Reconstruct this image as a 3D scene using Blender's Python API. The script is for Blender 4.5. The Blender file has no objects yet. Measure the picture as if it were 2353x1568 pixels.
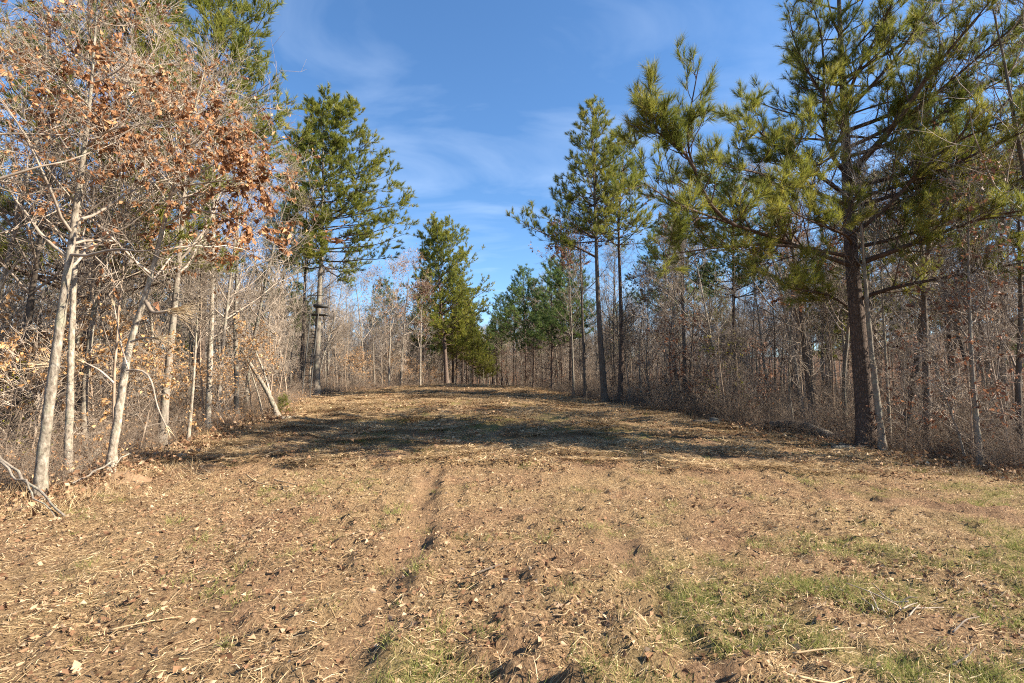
import bpy, math, random
import numpy as np
from mathutils import Vector

# ---------------------------------------------------------------- camera, sky, sun, exposure
scene = bpy.context.scene
COL = scene.collection
CAM_H, FPX, CX, CY = 1.65, 1176.0, 1176.0, 784.0      # photograph measured at 2352 x 1568
PITCH = math.radians(5.5)
cam_d = bpy.data.cameras.new("camera")
cam_d.lens, cam_d.sensor_width = 18.0, 36.0
cam_d.clip_start, cam_d.clip_end = 0.05, 3000
cam = bpy.data.objects.new("camera", cam_d)
cam.location = (0, 0, CAM_H)
cam.rotation_euler = (math.pi / 2 + PITCH, 0, 0)
COL.objects.link(cam)
scene.camera = cam

SUN_AZ, SUN_EL = math.radians(99), math.radians(33)      # azimuth clockwise from +Y
world = bpy.data.worlds.new("World")
scene.world = world
world.use_nodes = True
wn, wl = world.node_tree.nodes, world.node_tree.links
wn.clear()
sky = wn.new("ShaderNodeTexSky")
sky.sky_type = 'NISHITA'
sky.sun_disc = False
sky.sun_elevation, sky.sun_rotation = SUN_EL, SUN_AZ
sky.air_density, sky.dust_density, sky.ozone_density = 1.0, 0.2, 4.0
sky.altitude = 200
tc = wn.new("ShaderNodeTexCoord")
sep = wn.new("ShaderNodeSeparateXYZ"); wl.new(tc.outputs['Generated'], sep.inputs[0])
mx = wn.new("ShaderNodeMath"); mx.operation = 'MAXIMUM'; wl.new(sep.outputs['Z'], mx.inputs[0]); mx.inputs[1].default_value = 0.06
dv = wn.new("ShaderNodeVectorMath"); dv.operation = 'DIVIDE'
cb3 = wn.new("ShaderNodeCombineXYZ")
for i in range(3): wl.new(mx.outputs[0], cb3.inputs[i])
wl.new(tc.outputs['Generated'], dv.inputs[0]); wl.new(cb3.outputs[0], dv.inputs[1])
mp = wn.new("ShaderNodeMapping")                          # cirrus streaks on a high flat layer
mp.inputs['Rotation'].default_value = (0, 0, math.radians(-30)); mp.inputs['Scale'].default_value = (0.9, 1.7, 1)
wl.new(dv.outputs[0], mp.inputs[0])
n1 = wn.new("ShaderNodeTexNoise"); n1.inputs['Scale'].default_value = 1.1; n1.inputs['Detail'].default_value = 7; n1.inputs['Roughness'].default_value = 0.52
n1.inputs['Distortion'].default_value = 0.8
wl.new(mp.outputs[0], n1.inputs['Vector'])
rp = wn.new("ShaderNodeMapRange"); rp.inputs['From Min'].default_value = 0.47; rp.inputs['From Max'].default_value = 0.80
rp.inputs['To Max'].default_value = 0.26
wl.new(n1.outputs['Fac'], rp.inputs['Value'])
mixc = wn.new("ShaderNodeMix"); mixc.data_type = 'RGBA'
wl.new(rp.outputs['Result'], mixc.inputs['Factor'])
hsv = wn.new('ShaderNodeHueSaturation'); hsv.inputs['Saturation'].default_value = 1.12; wl.new(sky.outputs[0], hsv.inputs['Color'])
wl.new(hsv.outputs[0], mixc.inputs['A'])
mixc.inputs['B'].default_value = (4.4, 5.2, 6.4, 1)
bg = wn.new("ShaderNodeBackground"); bg.inputs['Strength'].default_value = 0.076
wl.new(mixc.outputs['Result'], bg.inputs['Color'])
wo = wn.new("ShaderNodeOutputWorld"); wl.new(bg.outputs[0], wo.inputs['Surface'])

sun_d = bpy.data.lights.new("sun", 'SUN')
sun_d.energy, sun_d.angle, sun_d.color = 5.0, math.radians(0.53), (1.0, 0.885, 0.725)
sun = bpy.data.objects.new("sun", sun_d)
SUN_DIR = Vector((math.sin(SUN_AZ) * math.cos(SUN_EL), math.cos(SUN_AZ) * math.cos(SUN_EL), math.sin(SUN_EL)))
sun.rotation_euler = SUN_DIR.to_track_quat('Z', 'Y').to_euler()
sun.location = SUN_DIR * 60
COL.objects.link(sun)

vs = scene.view_settings
scene.display_settings.display_device = 'sRGB'
vs.view_transform, vs.look, vs.gamma, vs.use_curve_mapping = 'Standard', 'None', 1.0, False
vs.exposure = 1.72
scene.cycles.max_bounces = 4
scene.cycles.diffuse_bounces = 3
scene.cycles.transmission_bounces = 3
scene.cycles.debug_use_spatial_splits = True
scene.cycles.transparent_max_bounces = 4
scene.cycles.use_denoising = False
scene.cycles.filter_width = 1.1

# ---------------------------------------------------------------- helpers
def at(px, py, Y):
    """world point seen at photograph position (px, py) at distance Y in front of the camera"""
    u, v = (px - CX) / FPX, (CY - py) / FPX
    c, s = math.cos(PITCH), math.sin(PITCH)
    d = np.array([u, c - v * s, s + v * c])
    return np.array([0, 0, CAM_H]) + d * (Y / d[1])

_PY = np.array([-400, 0, 5, 9, 13, 16, 20, 25, 32, 40, 50, 62, 80, 120, 180, 500.])
_PZ = np.array([-1.0, 0, 0, .09, .46, .82, 1.17, 1.48, 1.82, 2.06, 2.16, 1.9, 1.2, .4, 0, 0.])
_ky = np.linspace(-400, 500, 9001)
_kz = np.interp(_ky, _PY, _PZ)
_k = np.hanning(41); _k /= _k.sum()
_kz = np.convolve(np.pad(_kz, 20, mode='edge'), _k, mode='valid')

def vnoise(x, y, seed=0):
    xi, yi = np.floor(x).astype(np.int64), np.floor(y).astype(np.int64)
    fx, fy = x - xi, y - yi
    fx, fy = fx * fx * (3 - 2 * fx), fy * fy * (3 - 2 * fy)
    def h(a, b):
        n = (a * 374761393 + b * 668265263 + seed * 974634217) & 0x7fffffff
        n = ((n ^ (n >> 13)) * 1274126177) & 0x7fffffff
        return ((n ^ (n >> 16)) & 0xffff) / 65535.0
    return (h(xi, yi) * (1 - fx) + h(xi + 1, yi) * fx) * (1 - fy) + (h(xi, yi + 1) * (1 - fx) + h(xi + 1, yi + 1) * fx) * fy

def fbm(x, y, seed=0, o=4):
    s, a, t = 0, 1, 0
    for i in range(o):
        s = s + a * vnoise(x * 2 ** i, y * 2 ** i, seed + i); t += a; a *= .5
    return s / t

LEFT_Y = [-20, 4, 7.2, 9, 13, 17, 25, 35, 45, 55, 75, 95, 400]
LEFT_X = [-12, -8.5, -7.3, -7.3, -8.1, -8.0, -9.9, -9.2, -8.0, -6.8, -5.4, -5.0, -5]
RIGHT_Y = [-20, 5, 8.0, 10, 13, 17, 24, 30, 38, 50, 70, 95, 400]
RIGHT_X = [40, 22, 11.5, 9.7, 8.8, 7.2, 4.6, 3.8, 2.8, .6, -3.6, -4.6, -4.6]
def left_edge(y): return np.interp(y, LEFT_Y, LEFT_X)
def right_edge(y): return np.interp(y, RIGHT_Y, RIGHT_X)

def rut_masks(x, y):
    """wheel tracks: signed profiles for the left and right track and the scraped strip far right"""
    cl = -0.62 - 0.085 * y + 0.05 * np.sin(y * 1.3)
    cr = 1.12 + 0.01 * y + 0.06 * np.sin(y * 0.9 + 1)
    cf = 12.6 - 0.95 * y
    fade_l = np.clip((11.5 - y) / 4, 0, 1) * np.clip((y - 0.2), 0, 1)
    fade_r = np.clip((8.5 - y) / 3.5, 0, 1) * np.clip((y - 0.2), 0, 1)
    fade_f = np.clip((9.0 - y) / 1.5, 0, 1) * np.clip((y - 3.5), 0, 1)
    return (x - cl, fade_l), (x - cr, fade_r), ((x - cf) * 0.72, fade_f)

def ground_z(x, y, fine=True):
    x, y = np.asarray(x, float), np.asarray(y, float)
    z = np.interp(y, _ky, _kz)
    le, re_ = left_edge(y), right_edge(y)
    u = np.clip((x - (le + re_) / 2) / ((re_ - le) / 2), -1.5, 1.5)
    z = z - np.interp(y, [7, 13, 17, 25, 40, 50, 62, 80], [0, .20, .30, .42, .36, .26, .2, 0]) * u * u - np.interp(y, [7, 13, 30, 60], [0, .12, .13, .05]) * u
    z = z + (fbm(x * .22, y * .22, 3) - .5) * .25 * np.clip(y / 12, 0.2, 1)
    out = np.maximum(left_edge(y) - x, 0) + np.maximum(x - right_edge(y), 0)
    z = z - 0.05 * np.clip(out, 0, 8) + (fbm(x * .5, y * .5, 11) - .5) * .22 * np.clip(out / 3, 0, 1)
    o2 = np.maximum(np.maximum(y - 105, out - 24), 0) / 80
    o2 = np.clip(o2, 0, 1); z = z + 14 * o2 * o2 * (3 - 2 * o2)
    if fine:
        near = np.clip((26 - y) / 14, 0, 1)
        z = z + (fbm(x * 2.2, y * 2.2, 5) - .5) * .075 * near
        z = z + np.maximum(fbm(x * 6, y * 6, 21, 3) - .46, 0) * .19 * near
        (a, fa), (b, fb), (c, fc) = rut_masks(x, y)
        n = (fbm(x * 2.5, y * 2.5, 31) - .5) * 2.2
        for d, f, w, dep in ((a, fa, .18, .05), (b, fb, .17, .028), (c, fc, .20, .03)):
            dd = d + n * .08
            z = z - f * dep * np.exp(-(dd / w) ** 4)
            z = z + f * dep * .95 * np.exp(-((dd - w * 1.6) / (w * .7)) ** 2) * np.clip(fbm(x * 4, y * 4, 41) * 3.2 - .9, 0, 1.6)
            z = z + f * dep * .6 * np.exp(-((dd + w * 1.7) / (w * .6)) ** 2) * np.clip(fbm(x * 4, y * 4, 43) * 3.2 - 1.1, 0, 1.6)
        churn = np.exp(-((x - .35) / .75) ** 2) * np.clip((6.5 - y) / 2.5, 0, 1)      # churned clods between the tracks
        churn = churn + .8 * np.exp(-(((x + 2.0) / .8) ** 2 + ((y - 6.5) / 1.8) ** 2))
        z = z + churn * (np.maximum(fbm(x * 5.5, y * 5.5, 51, 3) - .42, 0) * .33)
    return z

def gz(x, y): return float(ground_z(np.array([x]), np.array([y]))[0])

def green_mask(x, y):
    g = 0
    for cx, cy, rx, ry, a in ((1.7, 4.0, .8, .8, 1), (2.5, 3.1, 1.3, .5, .8), (4.6, 5.4, 1.4, 1.0, 1), (4.9, 3.9, 1.6, .7, .9), (-.55, 3.0, .3, .5, 1.1),
                              (.1, 2.7, .8, .4, .7), (2.9, 5.2, .9, .6, .6), (3.2, 2.6, 1.4, .4, .8), (-3.0, 12.0, 2.0, 1.2, .35), (0, 15, 5, 1.6, .45), (-2, 19, 5, 1.2, .4), (7, 8, 2, 1, .45)):
        g = g + a * np.exp(-(((x - cx) / rx) ** 2 + ((y - cy) / ry) ** 2))
    n = fbm(x * 1.6, y * 1.6, 61)
    return np.clip((g + .10) * np.clip((n - .36) * 4.5, 0, 1.6), 0, 1)

def soil_mask(x, y):
    (a, fa), (b, fb), (c, fc) = rut_masks(x, y)
    n = (fbm(x * 3, y * 3, 71) - .5) * .25
    m = fa * np.exp(-((a + n) / .23) ** 4) + fb * np.exp(-((b + n) / .20) ** 4) + .8 * fc * np.exp(-((c + n) / .25) ** 4)
    m = m + .5 * np.exp(-((x - .35) / .7) ** 2) * np.clip((6.5 - y) / 2.5, 0, 1) * np.clip((fbm(x * 2.5, y * 2.5, 81) - .4) * 6, 0, 1)
    return np.clip(m, 0, 1)

def mesh_np(name, V, quads=None, tris=None, mats=(), smooth=False, attrs=None, fmat=None):
    me = bpy.data.meshes.new(name)
    V = np.asarray(V, np.float32)
    q = np.zeros((0, 4), np.int32) if quads is None else np.asarray(quads, np.int32)
    t = np.zeros((0, 3), np.int32) if tris is None else np.asarray(tris, np.int32)
    me.vertices.add(len(V)); me.vertices.foreach_set('co', V.ravel())
    nl = q.size + t.size
    me.loops.add(nl); me.loops.foreach_set('vertex_index', np.concatenate([q.ravel(), t.ravel()]).astype(np.int32))
    npoly = len(q) + len(t)
    me.polygons.add(npoly)
    ls = np.concatenate([np.arange(len(q)) * 4, q.size + np.arange(len(t)) * 3]).astype(np.int32)
    me.polygons.foreach_set('loop_start', ls)
    if smooth: me.polygons.foreach_set('use_smooth', np.ones(npoly, bool))
    for m in mats: me.materials.append(m)
    if fmat is not None: me.polygons.foreach_set('material_index', np.asarray(fmat, np.int32))
    me.update(calc_edges=True)
    for k, a in (attrs or {}).items():
        at_ = me.attributes.new(k, 'FLOAT', 'POINT'); at_.data.foreach_set('value', np.asarray(a, np.float32))
    return me

def norm(v): return v / np.maximum(np.linalg.norm(v, axis=-1, keepdims=True), 1e-9)

class Geo:
    """collects numpy geometry for one mesh"""
    def __init__(s): s.V, s.Q, s.T, s.A, s.n = [], [], [], [], 0
    def add(s, V, Q=None, T=None, tint=None):
        V = np.asarray(V, float).reshape(-1, 3)
        if Q is not None: s.Q.append(np.asarray(Q).reshape(-1, 4) + s.n)
        if T is not None: s.T.append(np.asarray(T).reshape(-1, 3) + s.n)
        s.V.append(V); s.A.append(np.zeros(len(V)) if tint is None else np.asarray(tint, float)); s.n += len(V)
        return s
    def mesh(s, name, mats, smooth=False):
        if not s.V: return None
        return mesh_np(name, np.concatenate(s.V), np.concatenate(s.Q) if s.Q else None, np.concatenate(s.T) if s.T else None, mats, smooth, {'tint': np.concatenate(s.A)})

def tubes(g, P, R, sides, tint=None):
    """P (nb, n+1, 3) polylines, R (nb, n+1) radii"""
    P, R = np.asarray(P, float), np.asarray(R, float)
    if P.ndim == 2: P, R = P[None], R[None]
    nb, m, _ = P.shape
    if nb == 0: return g
    T = np.empty_like(P)
    T[:, 1:-1] = P[:, 2:] - P[:, :-2]; T[:, 0] = P[:, 1] - P[:, 0]; T[:, -1] = P[:, -1] - P[:, -2]
    T = norm(T)
    mean = norm(P[:, -1] - P[:, 0])
    ref = np.where(np.abs(mean[:, 2:3]) > .8, np.array([[1., 0, 0]]), np.array([[0, 0, 1.]]))[:, None, :]
    A = norm(np.cross(T, np.broadcast_to(ref, T.shape))); B = np.cross(T, A)
    an = np.arange(sides) / sides * 2 * math.pi
    ring = A[:, :, None, :] * np.cos(an)[None, None, :, None] + B[:, :, None, :] * np.sin(an)[None, None, :, None]
    V = P[:, :, None, :] + ring * R[:, :, None, None]
    b = np.arange(nb)[:, None, None] * (m * sides); i = np.arange(m - 1)[None, :, None] * sides; k = np.arange(sides)[None, None, :]
    k2 = (k + 1) % sides
    Q = np.stack(np.broadcast_arrays(b + i + k, b + i + k2, b + i + sides + k2, b + i + sides + k), -1)
    tn = None if tint is None else np.repeat(np.asarray(tint), m * sides)
    return g.add(V, Q=Q, tint=tn)

def grow(rng, S, D, L, r0, r1, n, wander=.12, up=0.0, power=1.0):
    nb = len(S)
    P = np.empty((nb, n + 1, 3)); P[:, 0] = S
    D = norm(np.array(D, float)); L = np.broadcast_to(np.asarray(L, float), (nb,)); up = np.broadcast_to(np.asarray(up, float), (nb,))
    for i in range(n):
        D = norm(D + rng.normal(0, wander, (nb, 3)) + np.stack([0 * up, 0 * up, up], -1))
        P[:, i + 1] = P[:, i] + D * (L / n)[:, None]
    t = np.linspace(0, 1, n + 1) ** power
    r0 = np.broadcast_to(np.asarray(r0, float), (nb,)); r1 = np.broadcast_to(np.asarray(r1, float), (nb,))
    return P, r0[:, None] * (1 - t) + r1[:, None] * t

def sample(P, R, idx, t):
    m = P.shape[1] - 1
    f = np.clip(t, 0, .9999) * m; i = f.astype(int); w = (f - i)[:, None]
    p = P[idx, i] * (1 - w) + P[idx, i + 1] * w
    r = R[idx, i] * (1 - w[:, 0]) + R[idx, i + 1] * w[:, 0]
    return p, norm(P[idx, i + 1] - P[idx, i]), r

def side_dirs(rng, T, ang, az=None):
    """directions that leave tangent T at angle ang"""
    n = len(T)
    ref = np.where(np.abs(T[:, 2:3]) > .9, np.array([[1., 0, 0]]), np.array([[0, 0, 1.]]))
    A = norm(np.cross(T, ref)); B = np.cross(T, A)
    if az is None: az = rng.uniform(0, 2 * math.pi, n)
    return T * np.cos(ang)[:, None] + (A * np.cos(az)[:, None] + B * np.sin(az)[:, None]) * np.sin(ang)[:, None]

def plen(P): return np.linalg.norm(np.diff(P, axis=1), axis=2).sum(1)

def resample(pts, n):
    pts = np.asarray(pts, float)
    d = np.r_[0, np.cumsum(np.linalg.norm(np.diff(pts, axis=0), axis=1))]
    t = np.linspace(0, d[-1], n + 1)
    out = np.stack([np.interp(t, d, pts[:, k]) for k in range(3)], -1)
    for _ in range(2): out[1:-1] = out[1:-1] * .5 + (out[:-2] + out[2:]) * .25
    return out

def leaves(g, rng, pos, dirs, size, ratio=.5, curl=.25):
    n = len(pos)
    if n == 0: return g
    d = norm(dirs); s = norm(np.cross(d, rng.normal(0, 1, (n, 3)))); nn = np.cross(d, s)
    L = np.broadcast_to(size, (n,))[:, None]; W = L * ratio * rng.uniform(.75, 1.2, (n, 1)) * .5
    c = rng.uniform(-curl, curl, (n, 1)) * L
    b = pos; m = pos + d * L * .5 + nn * c * .6; t = pos + d * L - nn * c
    l = pos + d * L * rng.uniform(.45, .65, (n, 1)) + s * W + nn * c * 1.3; r = pos + d * L * rng.uniform(.45, .65, (n, 1)) - s * W + nn * c * 1.3
    V = np.stack([b, m, t, l, r], 1)
    o = np.arange(n)[:, None] * 5
    T = np.concatenate([o + [0, 4, 1], o + [0, 1, 3], o + [1, 4, 2], o + [1, 2, 3]], 0)
    return g.add(V, T=T, tint=np.repeat(rng.random(n), 5))

def tufts(g, rng, pos, dirs, nneed=36, L=.20, w=.005, spread=.75, stem=.10, tint=None):
    """needle tufts: slender triangles fanned round the shoot tip"""
    n = len(pos)
    if n == 0: return g
    d = norm(dirs)
    D = np.repeat(d, nneed, 0); P0 = np.repeat(pos, nneed, 0)
    u = rng.uniform(0, 1, n * nneed)
    base = P0 - D * (u * stem)[:, None]
    ang = rng.uniform(.12, 1.0, n * nneed) * spread * (.6 + .7 * u)
    nd = side_dirs(rng, D, ang)
    ln = L * rng.uniform(.7, 1.15, n * nneed) * np.repeat(rng.uniform(.8, 1.15, n), nneed)
    droop = np.zeros_like(nd); droop[:, 2] = -.10 * ln
    side = norm(np.cross(nd, rng.normal(0, 1, nd.shape))) * (w * .5)
    V = np.stack([base + side, base - side, base + nd * ln[:, None] + droop], 1)
    T = np.arange(len(V) * 3).reshape(-1, 3)
    tt = rng.random(n) if tint is None else tint
    return g.add(V, T=T, tint=np.repeat(np.clip(np.repeat(tt, nneed) + rng.normal(0, .08, n * nneed), 0, 1), 3))

def ob(name, me, parent=None, loc=(0, 0, 0), rot=(0, 0, 0), label=None, cat=None, group=None, kind=None, link=True):
    o = bpy.data.objects.new(name, me)
    o.location, o.rotation_euler = loc, rot
    if parent: o.parent = parent
    for k, v in (('label', label), ('category', cat), ('group', group), ('kind', kind)):
        if v: o[k] = v
    if link: COL.objects.link(o)
    return o

# ---------------------------------------------------------------- materials
def material(name):
    m = bpy.data.materials.new(name); m.use_nodes = True
    n, l = m.node_tree.nodes, m.node_tree.links
    n.clear()
    return m, n, l

def ramp(n, stops):
    r = n.new("ShaderNodeValToRGB"); e = r.color_ramp.elements
    e[0].position, e[0].color = stops[0][0], (*stops[0][1], 1)
    e[1].position, e[1].color = stops[-1][0], (*stops[-1][1], 1)
    for p, c in stops[1:-1]:
        x = e.new(p); x.color = (*c, 1)
    return r

def bark(name, stops, scale=9, zs=.25, bump=.5, kind='noise', rand=.25, lichen=None):
    m, n, l = material(name)
    tcn = n.new("ShaderNodeTexCoord"); oi = n.new("ShaderNodeObjectInfo")
    mpn = n.new("ShaderNodeMapping"); mpn.inputs['Scale'].default_value = (1, 1, zs)
    l.new(tcn.outputs['Object'], mpn.inputs[0])
    ns = n.new("ShaderNodeTexNoise"); ns.inputs['Scale'].default_value = scale; ns.inputs['Detail'].default_value = 5 if bump else 1; ns.inputs['Roughness'].default_value = .68
    l.new(mpn.outputs[0], ns.inputs['Vector'])
    src = ns.outputs['Fac']
    if kind == 'plates':
        vo = n.new("ShaderNodeTexVoronoi"); vo.feature = 'DISTANCE_TO_EDGE'; vo.inputs['Scale'].default_value = scale * 2.4
        wv = n.new("ShaderNodeMix"); wv.data_type = 'RGBA'; wv.inputs['Factor'].default_value = .12
        l.new(mpn.outputs[0], wv.inputs['A']); l.new(ns.outputs['Color'], wv.inputs['B'])
        l.new(wv.outputs['Result'], vo.inputs['Vector'])
        mr = n.new("ShaderNodeMapRange"); mr.inputs['From Max'].default_value = .28; l.new(vo.outputs['Distance'], mr.inputs['Value'])
        ml = n.new("ShaderNodeMath"); ml.operation = 'MULTIPLY'; l.new(mr.outputs[0], ml.inputs[0]); l.new(ns.outputs['Fac'], ml.inputs[1])
        ad = n.new("ShaderNodeMath"); ad.operation = 'MULTIPLY_ADD'; l.new(ml.outputs[0], ad.inputs[0]); ad.inputs[1].default_value = 1.1; ad.inputs[2].default_value = .08
        src = ad.outputs[0]
    r = ramp(n, stops); l.new(src, r.inputs[0])
    hs = n.new("ShaderNodeHueSaturation"); l.new(r.outputs[0], hs.inputs['Color'])
    mr2 = n.new("ShaderNodeMapRange"); mr2.inputs['To Min'].default_value = 1 - rand; mr2.inputs['To Max'].default_value = 1 + rand
    l.new(oi.outputs['Random'], mr2.inputs['Value']); l.new(mr2.outputs[0], hs.inputs['Value'])
    col = hs.outputs[0]
    if lichen:
        n2 = n.new("ShaderNodeTexNoise"); n2.inputs['Scale'].default_value = 3.3; n2.inputs['Detail'].default_value = 6; n2.inputs['Roughness'].default_value = .7
        l.new(tcn.outputs['Object'], n2.inputs['Vector'])
        mr3 = n.new("ShaderNodeMapRange"); mr3.inputs['From Min'].default_value = .52; mr3.inputs['From Max'].default_value = .62; mr3.inputs['To Max'].default_value = .6
        l.new(n2.outputs['Fac'], mr3.inputs['Value'])
        mi = n.new("ShaderNodeMix"); mi.data_type = 'RGBA'; l.new(mr3.outputs[0], mi.inputs['Factor']); l.new(col, mi.inputs['A']); mi.inputs['B'].default_value = (*lichen, 1)
        col = mi.outputs['Result']
    bs = n.new("ShaderNodeBsdfPrincipled"); bs.inputs['Roughness'].default_value = .9; bs.inputs['Specular IOR Level'].default_value = .15
    l.new(col, bs.inputs['Base Color'])
    if bump:
        bp = n.new("ShaderNodeBump"); bp.inputs['Strength'].default_value = bump; bp.inputs['Distance'].default_value = .03
        l.new(src, bp.inputs['Height']); l.new(bp.outputs[0], bs.inputs['Normal'])
    o = n.new("ShaderNodeOutputMaterial"); l.new(bs.outputs[0], o.inputs[0])
    return m

def foliage_mat(name, stops, trans=.35, rand=.2, rough=.6, spec=.25):
    m, n, l = material(name)
    a = n.new("ShaderNodeAttribute"); a.attribute_name = 'tint'; oi = n.new("ShaderNodeObjectInfo")
    r = ramp(n, stops); l.new(a.outputs['Fac'], r.inputs[0])
    hs = n.new("ShaderNodeHueSaturation"); l.new(r.outputs[0], hs.inputs['Color'])
    mr2 = n.new("ShaderNodeMapRange"); mr2.inputs['To Min'].default_value = 1 - rand; mr2.inputs['To Max'].default_value = 1 + rand
    l.new(oi.outputs['Random'], mr2.inputs['Value']); l.new(mr2.outputs[0], hs.inputs['Value'])
    bs = n.new("ShaderNodeBsdfPrincipled"); bs.inputs['Roughness'].default_value = rough; bs.inputs['Specular IOR Level'].default_value = spec
    l.new(hs.outputs[0], bs.inputs['Base Color'])
    tr = n.new("ShaderNodeBsdfTranslucent"); l.new(hs.outputs[0], tr.inputs['Color'])
    mi = n.new("ShaderNodeMixShader"); mi.inputs[0].default_value = trans
    l.new(bs.outputs[0], mi.inputs[1]); l.new(tr.outputs[0], mi.inputs[2])
    o = n.new("ShaderNodeOutputMaterial"); l.new(mi.outputs[0], o.inputs[0])
    return m

M = {}
M['pale'] = bark('bark_pale', [(.3, (.06, .048, .036)), (.45, (.20, .168, .13)), (.58, (.31, .27, .215)), (.75, (.50, .455, .38))], 17, .55, .7, lichen=(.24, .24, .17))
M['grey'] = bark('bark_grey', [(.25, (.085, .07, .057)), (.55, (.21, .18, .145)), (.8, (.36, .32, .265))], 16, .35, .7, lichen=(.27, .28, .21))
M['dark'] = bark('bark_dark', [(.25, (.045, .036, .03)), (.55, (.11, .09, .072)), (.8, (.19, .16, .13))], 10, .3, .6)
M['pine'] = bark('bark_pine', [(.05, (.07, .05, .04)), (.35, (.115, .085, .068)), (.8, (.20, .15, .12))], 10, .30, .8, 'plates')
M['pinelimb'] = bark('bark_pine_limb', [(.2, (.03, .021, .017)), (.5, (.075, .05, .037)), (.8, (.14, .10, .075))], 14, .6, .4)
M['twig'] = bark('twig_grey', [(.2, (.16, .128, .10)), (.5, (.28, .23, .182)), (.8, (.44, .38, .31))], 5, 1, 0, rand=.3)
M['twigdark'] = bark('twig_dark', [(.2, (.09, .072, .058)), (.5, (.19, .155, .125)), (.8, (.33, .28, .23))], 5, 1, 0, rand=.3)
M['needle'] = foliage_mat('pine_needles', [(0, (.07, .10, .02)), (.45, (.19, .205, .035)), (.8, (.33, .30, .06)), (1, (.48, .39, .11))], .48, .15)
M['needleblue'] = foliage_mat('pine_needles_cool', [(0, (.06, .115, .035)), (.5, (.14, .20, .055)), (1, (.28, .31, .08))], .48, .15)
M['oakleaf'] = foliage_mat('oak_leaves_brown', [(0, (.11, .048, .024)), (.4, (.28, .13, .058)), (.75, (.43, .215, .095)), (1, (.58, .35, .18))], .3, .1)
M['redleaf'] = foliage_mat('dry_leaves_red_brown', [(0, (.06, .028, .02)), (.5, (.16, .07, .04)), (1, (.30, .15, .08))], .3, .2)
M['beechleaf'] = foliage_mat('beech_leaves_tan', [(0, (.36, .19, .08)), (.5, (.52, .30, .13)), (1, (.66, .44, .22))], .35, .15)
M['yellowleaf'] = foliage_mat('leaves_yellow_green', [(0, (.22, .24, .03)), (1, (.55, .48, .05))], .4, .1)
M['straw'] = foliage_mat('dry_straw', [(0, (.14, .085, .045)), (.3, (.28, .19, .10)), (.7, (.45, .33, .185)), (1, (.70, .58, .39))], .2, .22, .8, .1)
M['litterleaf'] = foliage_mat('fallen_leaves', [(0, (.12, .062, .037)), (.4, (.25, .145, .082)), (.75, (.38, .25, .15)), (1, (.54, .40, .26))], .2, .2, .8, .1)
M['grass'] = foliage_mat('green_grass', [(0, (.10, .125, .03)), (.6, (.21, .235, .06)), (1, (.42, .37, .16))], .35, .2, .7, .1)
M['brush'] = bark('brush_stems', [(.2, (.14, .10, .075)), (.5, (.27, .205, .15)), (.8, (.42, .34, .26))], 6, .6, 0, rand=.35)
M['brushdark'] = bark('brush_stems_dark', [(.2, (.08, .06, .045)), (.5, (.17, .132, .10)), (.8, (.31, .255, .20))], 6, .6, 0, rand=.35)
M['splinter'] = foliage_mat('torn_wood', [(0, (.46, .33, .19)), (1, (.82, .68, .46))], .1, .05, .8, .1)

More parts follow.
